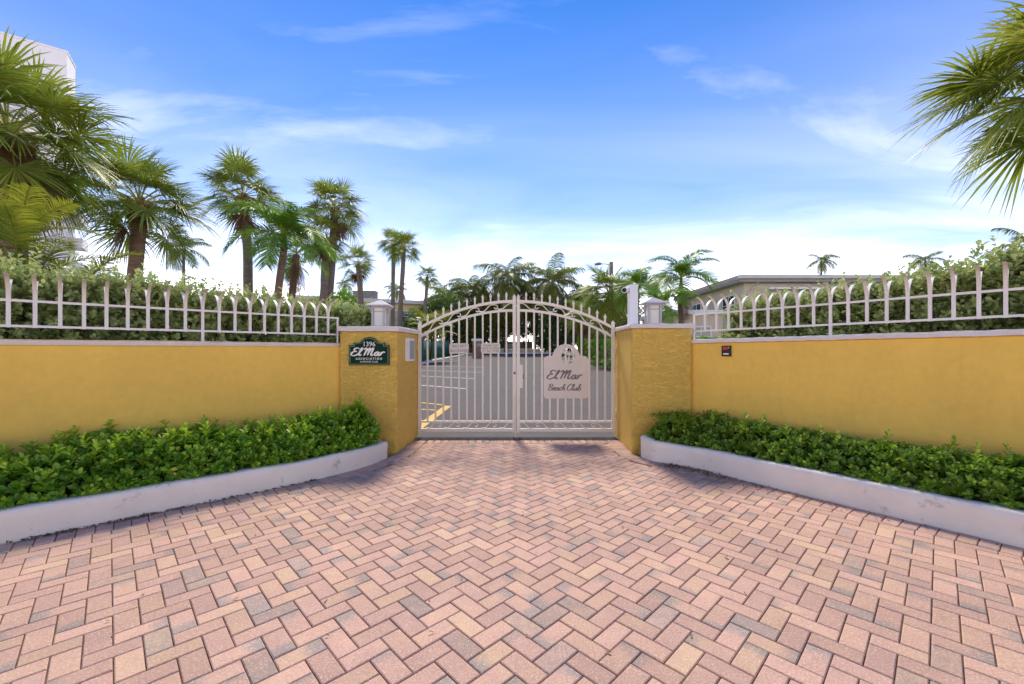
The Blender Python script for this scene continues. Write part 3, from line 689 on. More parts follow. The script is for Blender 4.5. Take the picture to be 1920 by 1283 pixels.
outl = arc(0.345-0.05, 0.05, 0.05, -90, 0, 6) + arc(0.345-0.07, 0.655-0.07, 0.07, 0, 90, 6) + arc(0, 0.625, 0.215, 10, 170, 22) + arc(-0.345+0.07, 0.655-0.07, 0.07, 90, 180, 6) + arc(-0.345+0.05, 0.05, 0.05, 180, 270, 6)
EX, EZ = 0.035, 0.652
plate('sign_board', outl, [list(reversed(arc(EX, EZ, 0.105, 0, 350, 35, 0.122)))], -0.006, 0.010, M['plate'], cs)
mb = MB()
def ribbon(pts, w0, w1, y):
    pts = catmull([Vector(p) for p in pts], 5); n = len(pts); vs = []
    for i, p in enumerate(pts):
        tt = (pts[min(i+1, n-1)] - pts[max(i-1, 0)]).normalized(); nn = Vector((-tt.y, tt.x)); u = i/(n-1); wv = (w0 + (w1-w0)*u)*(1 if u < 0.9 else 0.6)
        for yy_ in (y, y+0.006):
            for q in (p + nn*wv/2, p - nn*wv/2): vs.append((q.x, yy_, q.y))
    fs = []
    for i in range(n-1):
        a_ = 4*i; b_ = a_+4
        fs += [(a_, a_+1, b_+1, b_), (a_+2, b_+2, b_+3, a_+3), (a_, b_, b_+2, a_+2), (a_+1, a_+3, b_+3, b_+1)]
    mb.add(vs, fs)
ribbon([(EX-0.02, EZ-0.125), (EX+0.004, EZ-0.06), (EX+0.012, EZ+0.02)], 0.034, 0.018, -0.0125)
for k, an in enumerate((10, 48, 84, 122, 160, 200, 335)):
    dx, dz = math.cos(R(an)), math.sin(R(an)); o_ = (EX+0.012, EZ+0.02)
    ribbon([o_, (o_[0]+dx*0.045, o_[1]+dz*0.045+0.012), (o_[0]+dx*0.098, o_[1]+dz*0.085-0.008)], 0.015, 0.007, -0.0112 - 0.0002*k)
ribbon([(EX-0.105, EZ-0.085), (EX-0.03, EZ-0.06), (EX+0.06, EZ-0.07), (EX+0.10, EZ-0.06)], 0.012, 0.012, -0.0100)
mb.build('palm_emblem', M['plate'], cs)
mb = MB(); script_mesh(mb, 'El Mar', -0.305, 0.30, 0.545, 0.135, -0.0115, 0.021); mb.build('lettering', M['cut'], cs)
mb = MB(); script_mesh(mb, 'Beach Club', -0.285, 0.125, 0.505, 0.095, -0.0115, 0.014); mb.build('lettering', M['cut'], cs)
# card reader on the right wall
rt_ = (lambda u: (5.5*u - 2.346) / (0.5915 + 0.806*u))((1362-CX)/F); pr_ = P0R + DR*rt_
cr_ = tag(empty('card_reader', (pr_.x, pr_.y, 1.335), math.atan2(DR.y, DR.x)), 'small black card reader box on the yellow wall', 'card reader')
mb = MB(); mb.box(-0.052, 0.052, -0.034, 0.0, -0.065, 0.065); mb.build('housing', M['black'], cr_)
mb = MB(); mb.box(-0.036, 0.022, -0.037, -0.033, 0.015, 0.05); mb.build('red_window', M['red'], cr_)
mb = MB(); mb.box(-0.032, 0.032, -0.037, -0.033, -0.045, -0.028); mb.box(0.028, 0.036, -0.037, -0.033, 0.035, 0.05); mb.build('print', M['letter'], cr_)
# keypad box on the inner side of the left pillar
kp = tag(empty('keypad_box', (-1.485, 5.93, 1.19), R(90-2)), 'white keypad box with grey panel on the pillar side', 'keypad')
mb = MB(); mb.box(-0.14, 0.14, -0.06, 0.0, 0, 0.32); mb.build('housing', M['white'], kp)
mb = MB(); mb.box(-0.11, 0.11, -0.064, -0.058, 0.03, 0.29); mb.build('panel', M['grey'], kp)

# ------------------------------------------------------------------ lanterns, camera post
def lantern(loc, label):
    o = tag(empty('pillar_lantern', loc), label, 'lantern', 'lanterns on the gate pillars')
    mb = MB(); mb.box(-0.112, 0.112, -0.112, 0.112, 0, 0.022); mb.box(-0.10, 0.10, -0.10, 0.10, 0.021, 0.04); mb.build('base', M['lamp'], o)
    mb = MB(); mb.box(-0.066, 0.066, -0.066, 0.066, 0.039, 0.305); mb.build('diffuser', M['panel'], o)
    mb = MB(); mb.box(-0.075, 0.075, -0.075, 0.075, 0.235, 0.247); mb.box(-0.10, 0.10, -0.10, 0.10, 0.296, 0.318); mb.build('band', M['lamp'], o)
    for sx in (-1, 1):
        for sy in (-1, 1):
            mb = MB(); mb.box(*sorted((sx*0.068, sx*0.094)), *sorted((sy*0.068, sy*0.094)), 0.038, 0.297); mb.build('post', M['lamp'], o)
            mb = MB(); mb.tube([(sx*0.092, sy*0.092, 0.21), (sx*0.10, sy*0.10, 0.255), (sx*0.115, sy*0.115, 0.288), (sx*0.135, sy*0.135, 0.308)], 0.008, 5); mb.build('bracket', M['lamp'], o)
    mb = MB(); r, r2 = 0.155, 0.025
    vs = [(-r, -r, 0.316), (r, -r, 0.316), (r, r, 0.316), (-r, r, 0.316), (-r, -r, 0.332), (r, -r, 0.332), (r, r, 0.332), (-r, r, 0.332), (-r2, -r2, 0.405), (r2, -r2, 0.405), (r2, r2, 0.405), (-r2, r2, 0.405), (0, 0, 0.43)]
    mb.add(vs, [(3, 2, 1, 0)] + [(k+i, k+(i+1) % 4, k+4+(i+1) % 4, k+4+i) for k in (0, 4) for i in range(4)] + [(8+i, 8+(i+1) % 4, 12) for i in range(4)]); mb.build('roof', M['lamp'], o)
lantern((-1.885, 5.95, 1.648), 'square grey metal lantern with pyramid roof above the green sign')
lantern((2.015, 5.95, 1.684), 'square grey metal lantern with pyramid roof beside the white camera post')
cp = tag(empty('camera_post', (1.70, 5.86, 1.684)), 'white square post with a small security camera on the pillar', 'camera')
mb = MB(); mb.box(-0.058, 0.058, -0.058, 0.058, 0, 0.555); mb.box(-0.064, 0.064, -0.064, 0.064, 0.552, 0.575); mb.build('post', M['white'], cp)
mb = MB(); mb.tube([(-0.06, -0.03, 0.50), (-0.10, -0.05, 0.50)], 0.018, 8); mb.build('bracket', M['white'], cp)
mb = MB(); mb.tube([(-0.085, 0.02, 0.515), (-0.135, -0.09, 0.495), (-0.15, -0.12, 0.49)], 0.042, 12); hs = mb.build('camera_body', M['white'], cp, True)
mb = MB(); mb.tube([(-0.15, -0.121, 0.49), (-0.157, -0.135, 0.487)], 0.030, 12); mb.build('lens', M['black'], hs)

# ------------------------------------------------------------------ fences on the walls
def fence(P0, D, bs, n, first, zc, zslope, posts, label):
    nv = Vector((-D.y, D.x)) * bs
    c0 = P0 + nv*0.10; root = tag(empty('iron_fence', (c0.x, c0.y, zc)), label, 'fence'); inv = Matrix.Translation((-c0.x, -c0.y, -zc))
    def put(o): o.parent = root; o.matrix_parent_inverse = inv
    Zc = lambda t_: zc + zslope*t_
    tl = first + 0.149*(n-1) + 0.05
    for h, nm in ((0.113, 'bottom_rail'), (0.332, 'top_rail')):
        mb = MB(); a_, b_ = c0, c0 + D*tl
        vs = []
        for p, z in ((a_, Zc(0)+h), (b_, Zc(tl)+h)):
            for o_, zz in ((-0.011, -0.0105), (0.011, -0.0105), (0.011, 0.0105), (-0.011, 0.0105)):
                q = p + nv*o_; vs.append((q.x, q.y, z+zz))
        mb.add(vs, [(0, 1, 5, 4), (1, 2, 6, 5), (2, 3, 7, 6), (3, 0, 4, 7), (0, 3, 2, 1), (4, 5, 6, 7)]); put(fixn(mb.build(nm, M['fence'])))
    pick = None
    for i in range(n):
        tt = first + 0.149*i; p = c0 + D*tt; low = -0.012 if i in posts else 0.100
        mb = MB(); hw = 0.0135; bw = 0.009
        def strip(path, flat):
            vs = []
            for o_, z_ in path:
                for e in (-hw, hw):
                    for g in (-bw, bw): 
                        q = p + D*e + nv*(o_ + g*flat[0]); vs.append((q.x, q.y, Zc(tt) + z_ + g*flat[1]))
            k = len(path); fs = []
            for j in range(k-1):
                a_ = 4*j; b_ = a_+4; fs += [(a_, a_+1, b_+1, b_), (a_+2, b_+2, b_+3, a_+3), (a_, b_, b_+2, a_+2), (a_+1, a_+3, b_+3, b_+1)]
            fs += [(0, 2, 3, 1), (4*k-4, 4*k-3, 4*k-1, 4*k-2)]; mb.add(vs, fs)
        strip([(0, low), (0, 0.335)], (1.2, 0))
        for s in (-1, 1):
            strip([(s*(0.006 + 0.235*(1-math.cos(a_))), 0.335 + 0.20*math.sin(a_)) for a_ in [R(10.5*k) for k in range(9)]], (0.8, 0.35*s))
        put(fixn(mb.build('picket', M['fence'])))
    # end upright against the pillar
    mb = MB(); e = c0 + D*0.012
    mb.box(e.x-0.01, e.x+0.01, e.y-0.01, e.y+0.01, zc-0.01, zc+0.345); put(mb.build('end_post', M['fence']))
fence(P0L, DL, -1, 24, 0.14, 1.44, 0.0, (9, 19), 'pale iron fence of curled pickets on the wall beside the green sign')
fence(P0R, DR, 1, 22, 0.16, 1.484, 0.033/2.8, (9, 19), 'pale iron fence of curled pickets on the wall above the card reader')

# ------------------------------------------------------------------ leaf builders
def leaf_mesh(name, P, D, U, Ln, Wd, tone, fold=0.25, curl=0.15):
    """many obovate leaves: base P, direction D, up-ish U, length, width (arrays)"""
    n = len(P); D = D / np.linalg.norm(D, axis=1, keepdims=True)
    S = np.cross(D, U); S /= np.linalg.norm(S, axis=1, keepdims=True) + 1e-9; Nn = np.cross(S, D)
    Ln = Ln[:, None]; Wd = Wd[:, None]
    def pt(u, s, h): return P + D*Ln*u + S*Wd*s + Nn*(Wd*abs(s)*fold*2 - Ln*curl*u*u + h)
    V = np.stack([pt(0, 0, 0), pt(0.38, 0.34, 0), pt(0.74, 0.5, 0), pt(1, 0, 0), pt(0.74, -0.5, 0), pt(0.38, -0.34, 0)], 1).reshape(-1, 3)
    base = (np.arange(n)*6)[:, None]
    Fq = np.concatenate([base + np.array([[0, 1, 2, 3]]), base + np.array([[0, 3, 4, 5]])], 1).reshape(-1)
    me = bpy.data.meshes.new(name); me.vertices.add(n*6); me.vertices.foreach_set('co', V.astype(np.float32).ravel())
    me.loops.add(n*8); me.loops.foreach_set('vertex_index', Fq.astype(np.int32)); me.polygons.add(n*2)
    me.polygons.foreach_set('loop_start', np.arange(0, n*8, 4, dtype=np.int32)); me.update(calc_edges=True)
    a_ = me.attributes.new('tone', 'FLOAT_COLOR', 'POINT'); c = np.ones((n*6, 4), np.float32); c[:, 0] = np.repeat(tone, 6); a_.data.foreach_set('color', c.ravel())
    return me
def rand_unit(n): 
    v = nrg.normal(size=(n, 3)); return v / np.linalg.norm(v, axis=1, keepdims=True)
def rosettes(C, AX, k, Ln, Wd, spread, tone, jit=0.2):
    """k leaves round each axis AX at C"""
    n = len(C); AX = AX / np.linalg.norm(AX, axis=1, keepdims=True)
    ref = np.where(np.abs(AX[:, 2:3]) > 0.9, np.array([[1.0, 0, 0]]), np.array([[0, 0, 1.0]]))
    E1 = np.cross(AX, ref); E1 /= np.linalg.norm(E1, axis=1, keepdims=True); E2 = np.cross(AX, E1)
    Ps, Ds, Us, Ls, Ws, Ts = [], [], [], [], [], []; ph = nrg.uniform(0, 6.28, n)
    for i in range(k):
        an = ph + i*2.39996 + nrg.normal(0, jit, n); sp_ = spread*(1.0 - 0.55*i/k) + nrg.normal(0, 0.14, n)
        rad = E1*np.cos(an)[:, None] + E2*np.sin(an)[:, None]
        D = AX*np.cos(sp_)[:, None] + rad*np.sin(sp_)[:, None]
        Ps.append(C + AX*((i/k-0.5)*Ln*0.9)[:, None] if isinstance(Ln, np.ndarray) else C + AX*((i/k-0.5)*Ln*0.9)); Ds.append(D); Us.append(AX + 0.15*rand_unit(n))
        sc = nrg.uniform(0.55, 1.25, n)*(1-0.25*i/k); Ls.append(Ln*sc); Ws.append(Wd*sc); Ts.append(np.clip(tone + 0.22*i/k + nrg.normal(0, 0.13, n) + 0.6*(nrg.uniform(0, 1, n) > 0.975), 0, 1))
    return [np.concatenate(x) for x in (Ps, Ds, Us, Ls, Ws, Ts)]
def cat(*sets): return [np.concatenate(x) for x in zip(*sets)]

# ------------------------------------------------------------------ clipped hedges in the planters
def smooth_noise(x, y, s, seed=0.0): return np.array([mnoise.noise(Vector((a_*s + seed, b_*s, seed))) for a_, b_ in zip(x, y)])
def planter_hedge(name, P, side, Wfun, Hfun, z0, n_ros, Ln, Wd, mat, label, smax, kleaf=9, rough=0.05, shoots=60):
    pts = catmull([Vector((p[0], p[1])) for p in P], 8); ln = [0]
    for i in range(1, len(pts)): ln.append(ln[-1] + (pts[i]-pts[i-1]).length)
    PX = np.array([p.x for p in pts]); PY = np.array([p.y for p in pts]); ln = np.array(ln)
    def frame(s):
        x = np.interp(s, ln, PX); y = np.interp(s, ln, PY); e = 0.15
        dx = np.interp(s+e, ln, PX) - np.interp(s-e, ln, PX); dy = np.interp(s+e, ln, PY) - np.interp(s-e, ln, PY); l_ = np.hypot(dx, dy)
        return x, y, -dy/l_*side, dx/l_*side                       # inward normal
    def surf(s, q, depth):
        x, y, nx_, ny_ = frame(s); Wt = Wfun(s); rr = 0.24
        ph = np.clip(q, 0, 1)*math.pi/2; top = np.clip(q-1, 0, 1)
        dl = 0.075 + np.where(q < 1, rr*(1-np.cos(ph)), rr + top*(Wt-rr))
        X = x + nx_*dl; Y = y + ny_*dl
        H = Hfun(s) + rough*1.6*smooth_noise(X, Y, 2.3, 1.0) + rough*smooth_noise(X, Y, 7.0, 4.0)
        H = np.where(q > 1, H*(1 - 0.10*top), H)
        Z = z0(s) + (H - z0(s))*np.sin(ph)
        nrm = np.stack([-nx_*np.cos(ph), -ny_*np.cos(ph), np.sin(ph) + 0.25], 1)
        return np.stack([X, Y, Z], 1) - nrm*depth[:, None], nrm
    n = n_ros; s = nrg.uniform(0.02, smax, n); q = nrg.uniform(0.02, 1.9, n); dp = np.abs(nrg.normal(0, 0.028, n))
    C, Nr = surf(s, q, dp); ax = Nr/np.linalg.norm(Nr, axis=1, keepdims=True) + 0.55*rand_unit(n) + np.array([[0, 0, 0.35]])
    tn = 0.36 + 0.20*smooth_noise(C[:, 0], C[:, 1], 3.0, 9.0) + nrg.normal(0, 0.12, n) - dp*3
    A1 = rosettes(C, ax, kleaf, np.full(n, Ln), np.full(n, Wd), 1.15, tn)
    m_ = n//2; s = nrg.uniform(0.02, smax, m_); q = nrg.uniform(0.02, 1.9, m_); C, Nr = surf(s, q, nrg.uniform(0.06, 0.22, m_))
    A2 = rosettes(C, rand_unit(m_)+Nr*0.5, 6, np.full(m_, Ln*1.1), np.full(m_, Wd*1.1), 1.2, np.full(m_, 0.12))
    # longer young shoots above the clipped surface
    s = nrg.uniform(0.1, smax, shoots); q = nrg.uniform(0.6, 1.9, shoots); C, Nr = surf(s, q, np.zeros(shoots)); sets = [A1, A2]
    lean = Nr*0.35 + np.array([[0, 0, 1.0]]) + 0.3*rand_unit(shoots); lean /= np.linalg.norm(lean, axis=1, keepdims=True)
    for k in range(3): sets.append(rosettes(C + lean*(0.02+0.038*k), lean, 5, np.full(shoots, Ln*0.95), np.full(shoots, Wd*0.9), 0.95, np.full(shoots, 0.5+0.1*k)))
    root = tag(empty(name, (PX[0], PY[0], 0)), label, 'hedge'); inv = Matrix.Translation((-PX[0], -PY[0], 0))
    o = link('foliage', leaf_mesh('foliage', *cat(*sets), fold=0.22, curl=0.10), mat, root, False); o.matrix_parent_inverse = inv; o['kind'] = 'stuff'
    mb = MB()
    for i in range(int(smax*9)):
        s_ = np.array([nrg.uniform(0.1, smax)]); q_ = np.array([nrg.uniform(0.5, 1.7)]); C, _ = surf(s_, q_, np.array([0.03])); c = Vector(C[0])
        b_ = Vector((c.x + nrg.normal(0, 0.08), c.y + nrg.normal(0, 0.08), 0.11)); mb.tube([b_, b_.lerp(c, 0.5) + Vector((nrg.normal(0, 0.03), nrg.normal(0, 0.03), 0)), c], lambda u: 0.008*(1-0.7*u), 4)
    o = mb.build('branches', M['bark'], root); o.matrix_parent_inverse = inv; o['kind'] = 'stuff'
    return root
def wall_dist(P0, D):
    nv = Vector((-D.y, D.x))
    return lambda x, y: abs((x-P0.x)*nv.x + (y-P0.y)*nv.y)
LPc = LP[2:]; RPc = RP[2:]
fL = lambda s: np.interp(s, [0, 0.3, 0.7, 1.3, 8], [0.20, 0.40, 0.70, 0.86, 0.95]); fR = lambda s: np.interp(s, [0, 0.25, 0.6, 1.0, 8], [0.20, 0.35, 0.42, 0.47, 0.56])
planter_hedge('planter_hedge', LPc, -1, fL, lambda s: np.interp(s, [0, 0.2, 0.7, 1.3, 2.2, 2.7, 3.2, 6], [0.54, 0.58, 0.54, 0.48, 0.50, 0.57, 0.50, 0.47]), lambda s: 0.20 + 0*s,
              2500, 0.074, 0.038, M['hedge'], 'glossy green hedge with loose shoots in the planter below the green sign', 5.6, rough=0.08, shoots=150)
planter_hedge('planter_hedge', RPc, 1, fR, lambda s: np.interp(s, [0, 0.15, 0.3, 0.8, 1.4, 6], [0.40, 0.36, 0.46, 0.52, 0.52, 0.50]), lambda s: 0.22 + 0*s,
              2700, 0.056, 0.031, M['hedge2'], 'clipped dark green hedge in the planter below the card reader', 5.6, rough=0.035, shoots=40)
# feathery yellow-green fern at the right planter's end, weeds in the left corner
def tuft(name, loc, n, Lm, spread, mat, label, cat_, wd=0.006, droop=0.5, fine=False):
    P = np.tile(np.array([loc]), (n, 1)) + nrg.normal(0, 1, (n, 3))*np.array([[spread, spread, 0.0]])
    mb = MB(); at_ = []
    for i in range(n):
        az = nrg.uniform(0, 6.28); el = nrg.uniform(0.5, 1.4); l_ = Lm*nrg.uniform(0.6, 1.1); d = Vector((math.cos(az)*math.cos(el), math.sin(az)*math.cos(el), math.sin(el))); p = Vector(P[i])
        pts = [p + d*l_*u - Vector((0, 0, droop*l_*u*u)) for u in (0, 0.33, 0.66, 1.0)]; sd__ = d.cross(Vector((0, 0, 1))).normalized()
        tn = nrg.uniform(0, 1)
        if not fine:
            vs = []
            for j, q in enumerate(pts): vs += [q - sd__*wd*(1-j/3.2), q + sd__*wd*(1-j/3.2)]
            mb.add(vs, [(2*j, 2*j+1, 2*j+3, 2*j+2) for j in range(3)], (tn, 0, 0, 1))
        else:
            for j in range(16):
                u = 0.15 + 0.85*j/16; q = p + d*l_*u - Vector((0, 0, droop*l_*u*u)); e = Vector(rand_unit(1)[0]) + sd__*(1 if j % 2 else -1); e = e.normalized()*l_*0.16*(1.2-u)
                s3 = e.cross(d).normalized()*0.009; mb.add([q - s3, q + s3, q + e + s3*0.3, q + e - s3*0.3], [(0, 1, 2, 3)], (tn, 0, 0, 1))
    o = mb.build(name, mat, attr=True); o.location = (0, 0, 0); return tag(o, label, cat_)
tuft('asparagus_fern', (2.0, 5.06, 0.50), 240, 0.20, 0.10, M['fern'], 'feathery yellow green fern at the planter end beside the pillar', 'plant', droop=0.55, fine=True)
tuft('asparagus_fern', (2.44, 5.10, 0.50), 50, 0.20, 0.05, M['fern'], 'yellow green fern sprig poking out against the wall behind the hedge', 'plant', droop=0.4, fine=True)
tuft('asparagus_fern', (2.50, 4.50, 0.47), 60, 0.16, 0.05, M['fern'], 'yellow green fern sprig in the front of the clipped hedge', 'plant', droop=0.6, fine=True)
tuft('grass_tuft', (-3.72, 2.92, 0.22), 60, 0.24, 0.06, M['lime'], 'tuft of long green grass growing through the leafy hedge at the kerb', 'plant', wd=0.005, droop=0.7)
# dead leaves at the foot of the right kerb and here and there on the paving
nl = 1100; P = np.zeros((nl, 3)); pts = catmull([Vector((p[0], p[1])) for p in RPc[2:8]], 10); ptl = catmull([Vector((p[0], p[1])) for p in LPc[2:8]], 10)
for i in range(nl):
    if i < 520: p = pts[int(abs(nrg.normal(0, 0.36))*len(pts)) % len(pts)]; P[i] = (p.x - abs(nrg.normal(0, 0.07)) - 0.012, p.y - abs(nrg.normal(0, 0.08)) - 0.01, 0.004)
    elif i < 1040: p = ptl[nrg.integers(0, len(ptl))]; P[i] = (p.x + abs(nrg.normal(0, 0.022)) + 0.006, p.y - abs(nrg.normal(0, 0.012)), 0.003)
    else: P[i] = (nrg.uniform(-2.2, 2.4), nrg.uniform(1.6, 5.4), 0.004)
D = rand_unit(nl); D[:, 2] *= 0.12
litter_me = leaf_mesh('leaf_litter', P, D, np.tile(np.array([[0, 0, 1.0]]), (nl, 1)), nrg.uniform(0.010, 0.042, nl), nrg.uniform(0.006, 0.018, nl), nrg.uniform(0, 1, nl), 0.35, -0.25)
tag(link('leaf_litter', litter_me, M['litter']), 'scattered dead brown leaves on the pavers along the kerbs', 'leaves', kind='stuff')

# ------------------------------------------------------------------ silvery hedges behind the fences
def silver_hedge(P0, D, bs, tmin, tmax, off0, off1, Hf, nsh, label):
    nv = np.array([-D.y, D.x])*bs; d2 = np.array([D.x, D.y]); p0 = np.array([P0.x, P0.y])
    def world(t_, o_, z): 
        q = p0[None] + d2[None]*t_[:, None] + nv[None]*o_[:, None]; return np.stack([q[:, 0], q[:, 1], z], 1)
    out3 = np.array([[-nv[0], -nv[1], 0]]); up = np.array([[0, 0, 1.0]]); sets = []
    def shoots(n, t_, o_, z, ax, length, tone, k=7):
        C = world(t_, o_, z); ax = ax/np.linalg.norm(ax, axis=1, keepdims=True)
        for j in range(k):
            u = j/k; c = C + ax*(length*u)[:, None]
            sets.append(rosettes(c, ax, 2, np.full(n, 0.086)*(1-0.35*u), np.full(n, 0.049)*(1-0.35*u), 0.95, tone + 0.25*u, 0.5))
        return C, ax
    n = nsh; t_ = nrg.uniform(tmin, tmax, n); H = Hf(t_)                 # front face
    z = 0.9 + (H-0.9)*np.sqrt(nrg.uniform(0, 1, n)); o_ = off0 + np.abs(nrg.normal(0, 0.07, n)) + 0.10*(1+smooth_noise(t_, z, 3.2, 2.0))
    shoots(n, t_, o_, z, out3*0.8 + up*0.75 + 0.6*rand_unit(n), nrg.uniform(0.10, 0.22, n), 0.30 + 0.18*smooth_noise(t_, z, 4.0, 5.0) + nrg.normal(0, 0.08, n))
    n = int(nsh*0.6); t_ = nrg.uniform(tmin, tmax, n); H = Hf(t_); o_ = nrg.uniform(off0+0.02, off1, n)     # top
    C, ax = shoots(n, t_, o_, H - np.abs(nrg.normal(0, 0.06, n)) + 0.07*smooth_noise(t_, o_, 3.0, 7.0), up*1.2 + 0.45*rand_unit(n) + out3*0.2, nrg.uniform(0.10, 0.26, n)*(1+0.5*(nrg.uniform(0, 1, n) > 0.9)), 0.42 + nrg.normal(0, 0.10, n), 8)
    n = 70; t_ = nrg.uniform(tmin, tmax, n); H = Hf(t_)                  # long young shoots
    shoots(n, t_, nrg.uniform(off0, off1, n), H - 0.03, up*1.5 + 0.35*rand_unit(n), nrg.uniform(0.22, 0.42, n), 0.55 + nrg.normal(0, 0.08, n), 10)
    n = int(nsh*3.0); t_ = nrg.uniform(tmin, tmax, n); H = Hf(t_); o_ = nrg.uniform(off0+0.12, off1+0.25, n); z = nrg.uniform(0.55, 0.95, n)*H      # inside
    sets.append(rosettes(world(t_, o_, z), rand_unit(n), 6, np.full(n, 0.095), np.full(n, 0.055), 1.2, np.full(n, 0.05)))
    o0 = p0 + nv*0.6; root = tag(empty('silver_leaf_hedge', (o0[0], o0[1], 0)), label, 'hedge'); inv = Matrix.Translation((-o0[0], -o0[1], 0))
    o = link('foliage', leaf_mesh('foliage', *cat(*sets), fold=0.3, curl=0.05), M['silver'], root); o.matrix_parent_inverse = inv; o['kind'] = 'stuff'
    mb = MB()
    for i in range(90):
        t1 = nrg.uniform(tmin, tmax); a_ = Vector(world(np.array([t1]), np.array([nrg.uniform(off0+0.2, off1)]), np.array([-0.02]))[0]); c = Vector(world(np.array([t1+nrg.normal(0, 0.15)]), np.array([nrg.uniform(off0+0.1, off1)]), np.array([Hf(np.array([t1]))[0]*0.95]))[0])
        mb.tube([a_, a_.lerp(c, 0.5) + Vector((nrg.normal(0, 0.06), nrg.normal(0, 0.06), 0)), c], lambda u: 0.016*(1-0.75*u), 5)
    o = mb.build('branches', M['bark'], root); o.matrix_parent_inverse = inv; o['kind'] = 'stuff'
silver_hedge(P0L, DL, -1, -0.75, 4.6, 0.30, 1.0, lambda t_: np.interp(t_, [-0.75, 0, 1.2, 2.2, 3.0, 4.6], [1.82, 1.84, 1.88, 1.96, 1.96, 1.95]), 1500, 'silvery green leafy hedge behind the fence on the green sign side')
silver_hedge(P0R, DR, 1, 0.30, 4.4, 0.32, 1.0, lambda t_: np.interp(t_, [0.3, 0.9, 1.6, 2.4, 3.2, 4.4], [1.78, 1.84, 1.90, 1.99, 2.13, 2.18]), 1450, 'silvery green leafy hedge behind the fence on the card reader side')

# ------------------------------------------------------------------ palms
def gravity_path(el, length, n, sag):
    p = Vector((0, 0, 0)); out = [p.copy()]; a_ = el
    for i in range(n):
        p = p + Vector((math.cos(a_), 0, math.sin(a_)))*(length/n); out.append(p.copy()); a_ -= sag/n
    return out, a_
def fan_frond(seed, el, R_, pet, dead=False, nseg=44):
    r = random.Random(seed); mb = MB()
    path, a_ = gravity_path(el, pet, 5, 0.45 if not dead else 0.2); tn0 = r.uniform(0.15, 0.6)
    mb.tube(path, lambda u: 0.022*(1-0.55*u), 4); mb.a = [(0.85, 0, 0, 1)]*len(mb.v)
    h = path[-1]; T = Vector((math.cos(a_), 0, math.sin(a_))); S = Vector((0, 1, 0)); Nn = T.cross(S)*-1
    if Nn.z < 0: Nn = -Nn
    fold = r.uniform(0.25, 0.55) if not dead else 0.9
    for i in range(nseg):
        th = (i/(nseg-1)-0.5)*2*R(128 if not dead else 80) + r.gauss(0, 0.03); cs_, sn = math.cos(th), math.sin(th)
        L_ = R_*(0.72 + 0.28*math.cos(th/2.2))*r.uniform(0.88, 1.06); d = (T*cs_ + S*sn + Nn*abs(sn)*fold*0.6).normalized()
        sd_ = (S*cs_ - T*sn).normalized(); hw = L_*0.40*R(256)/(nseg)*0.56; dr = r.uniform(0.12, 0.55) if not dead else 0.6
        tn = min(1, max(0, tn0 + r.gauss(0, 0.12) + (0.35 if r.random() < 0.06 else 0))); vs = []; at_ = []
        nf = d.cross(sd_)
        for u, wv, tt in ((0.03, 0.12, tn), (0.40, 0.95, tn), (0.72, 0.62, tn), (1.0, 0.04, min(1, tn+0.3))):
            c = h + d*L_*u + T*(0.10*L_*(1-abs(sn))*u) - Vector((0, 0, dr*L_*max(0, u-0.25)**2*1.5))
            vs += [c - sd_*hw*wv, c + nf*hw*wv*0.45, c + sd_*hw*wv]; at_ += [(tt, 0, 0, 1)]*3
        b_ = [(3*k+j, 3*k+j+1, 3*k+j+4, 3*k+j+3) for k in range(3) for j in range(2)]
        mb.add(vs, b_, at_)
    return mb.mesh('frond', True)
def feather_frond(seed, el, L_, sag, nl=30, ll=0.5, wd=0.028, droop=0.5, vee=0.35, tone=0.4):
    r = random.Random(seed); mb = MB(); path, _ = gravity_path(el, L_, 12, sag)
    mb.tube(path, lambda u: 0.02*L_/2*(1-0.8*u) + 0.003, 4); mb.a = [(0.9, 0, 0, 1)]*len(mb.v); S = Vector((0, 1, 0))
    for i in range(nl):
        u = 0.14 + 0.86*(i+0.5)/nl; k = u*12; j = min(int(k), 11); p = path[j].lerp(path[j+1], k-j); T = (path[j+1]-path[j]).normalized(); Nn = S.cross(T)*-1
        if Nn.z < 0 and abs(T.z) < 0.95: Nn = -Nn
        for s in (-1, 1):
            l_ = ll*(0.45 + 0.75*math.sin(math.pi*min(1, 0.12+u*0.86)))*r.uniform(0.88, 1.1)
            d = (S*s*1.0 + T*(0.45+0.5*u) + Nn*vee + Vector((r.gauss(0, .07), r.gauss(0, .07), r.gauss(0, .07)))).normalized(); w_ = T*wd/2
            tn = min(1, max(0, tone + r.gauss(0, 0.14))); dr = droop*r.uniform(0.7, 1.3)
            vs = [p - w_*0.6, p + w_*0.6]
            for uu, wv in ((0.45, 1.0), (0.8, 0.6), (1.0, 0.08)):
                c = p + d*l_*uu - Vector((0, 0, dr*l_*uu*uu)); vs += [c - w_*wv, c + w_*wv]
            mb.add(vs, [(0, 1, 3, 2), (2, 3, 5, 4), (4, 5, 7, 6)], (tn, 0, 0, 1))
    return mb.mesh('frond', True)
ELS = [82, 66, 52, 38, 26, 12, 0, -14, -28, -42]
FANS = [fan_frond(100+i, R(e), 0.95, 0.95) for i, e in enumerate(ELS)] + [fan_frond(150+i, R(e), 0.95, 0.85) for i, e in enumerate(ELS)]
FAND = [fan_frond(200+i, R(e), 0.75, 0.75, True, 22) for i, e in enumerate((-62, -74))]
for me in FANS: me.materials.append(M['fan'])
for me in FAND: me.materials.append(M['dead'])
FANL = [me.copy() for me in FANS]
for me in FANL: me.materials.clear(); me.materials.append(M['fanlight'])
FE = [78, 62, 48, 34, 20, 6]
FEATH = [feather_frond(300+i, R(e+8), 1.9, 1.75, 46, 0.56, 0.046, 0.40, 0.40) for i, e in enumerate(FE)]
for me in FEATH: me.materials.append(M['feather'])
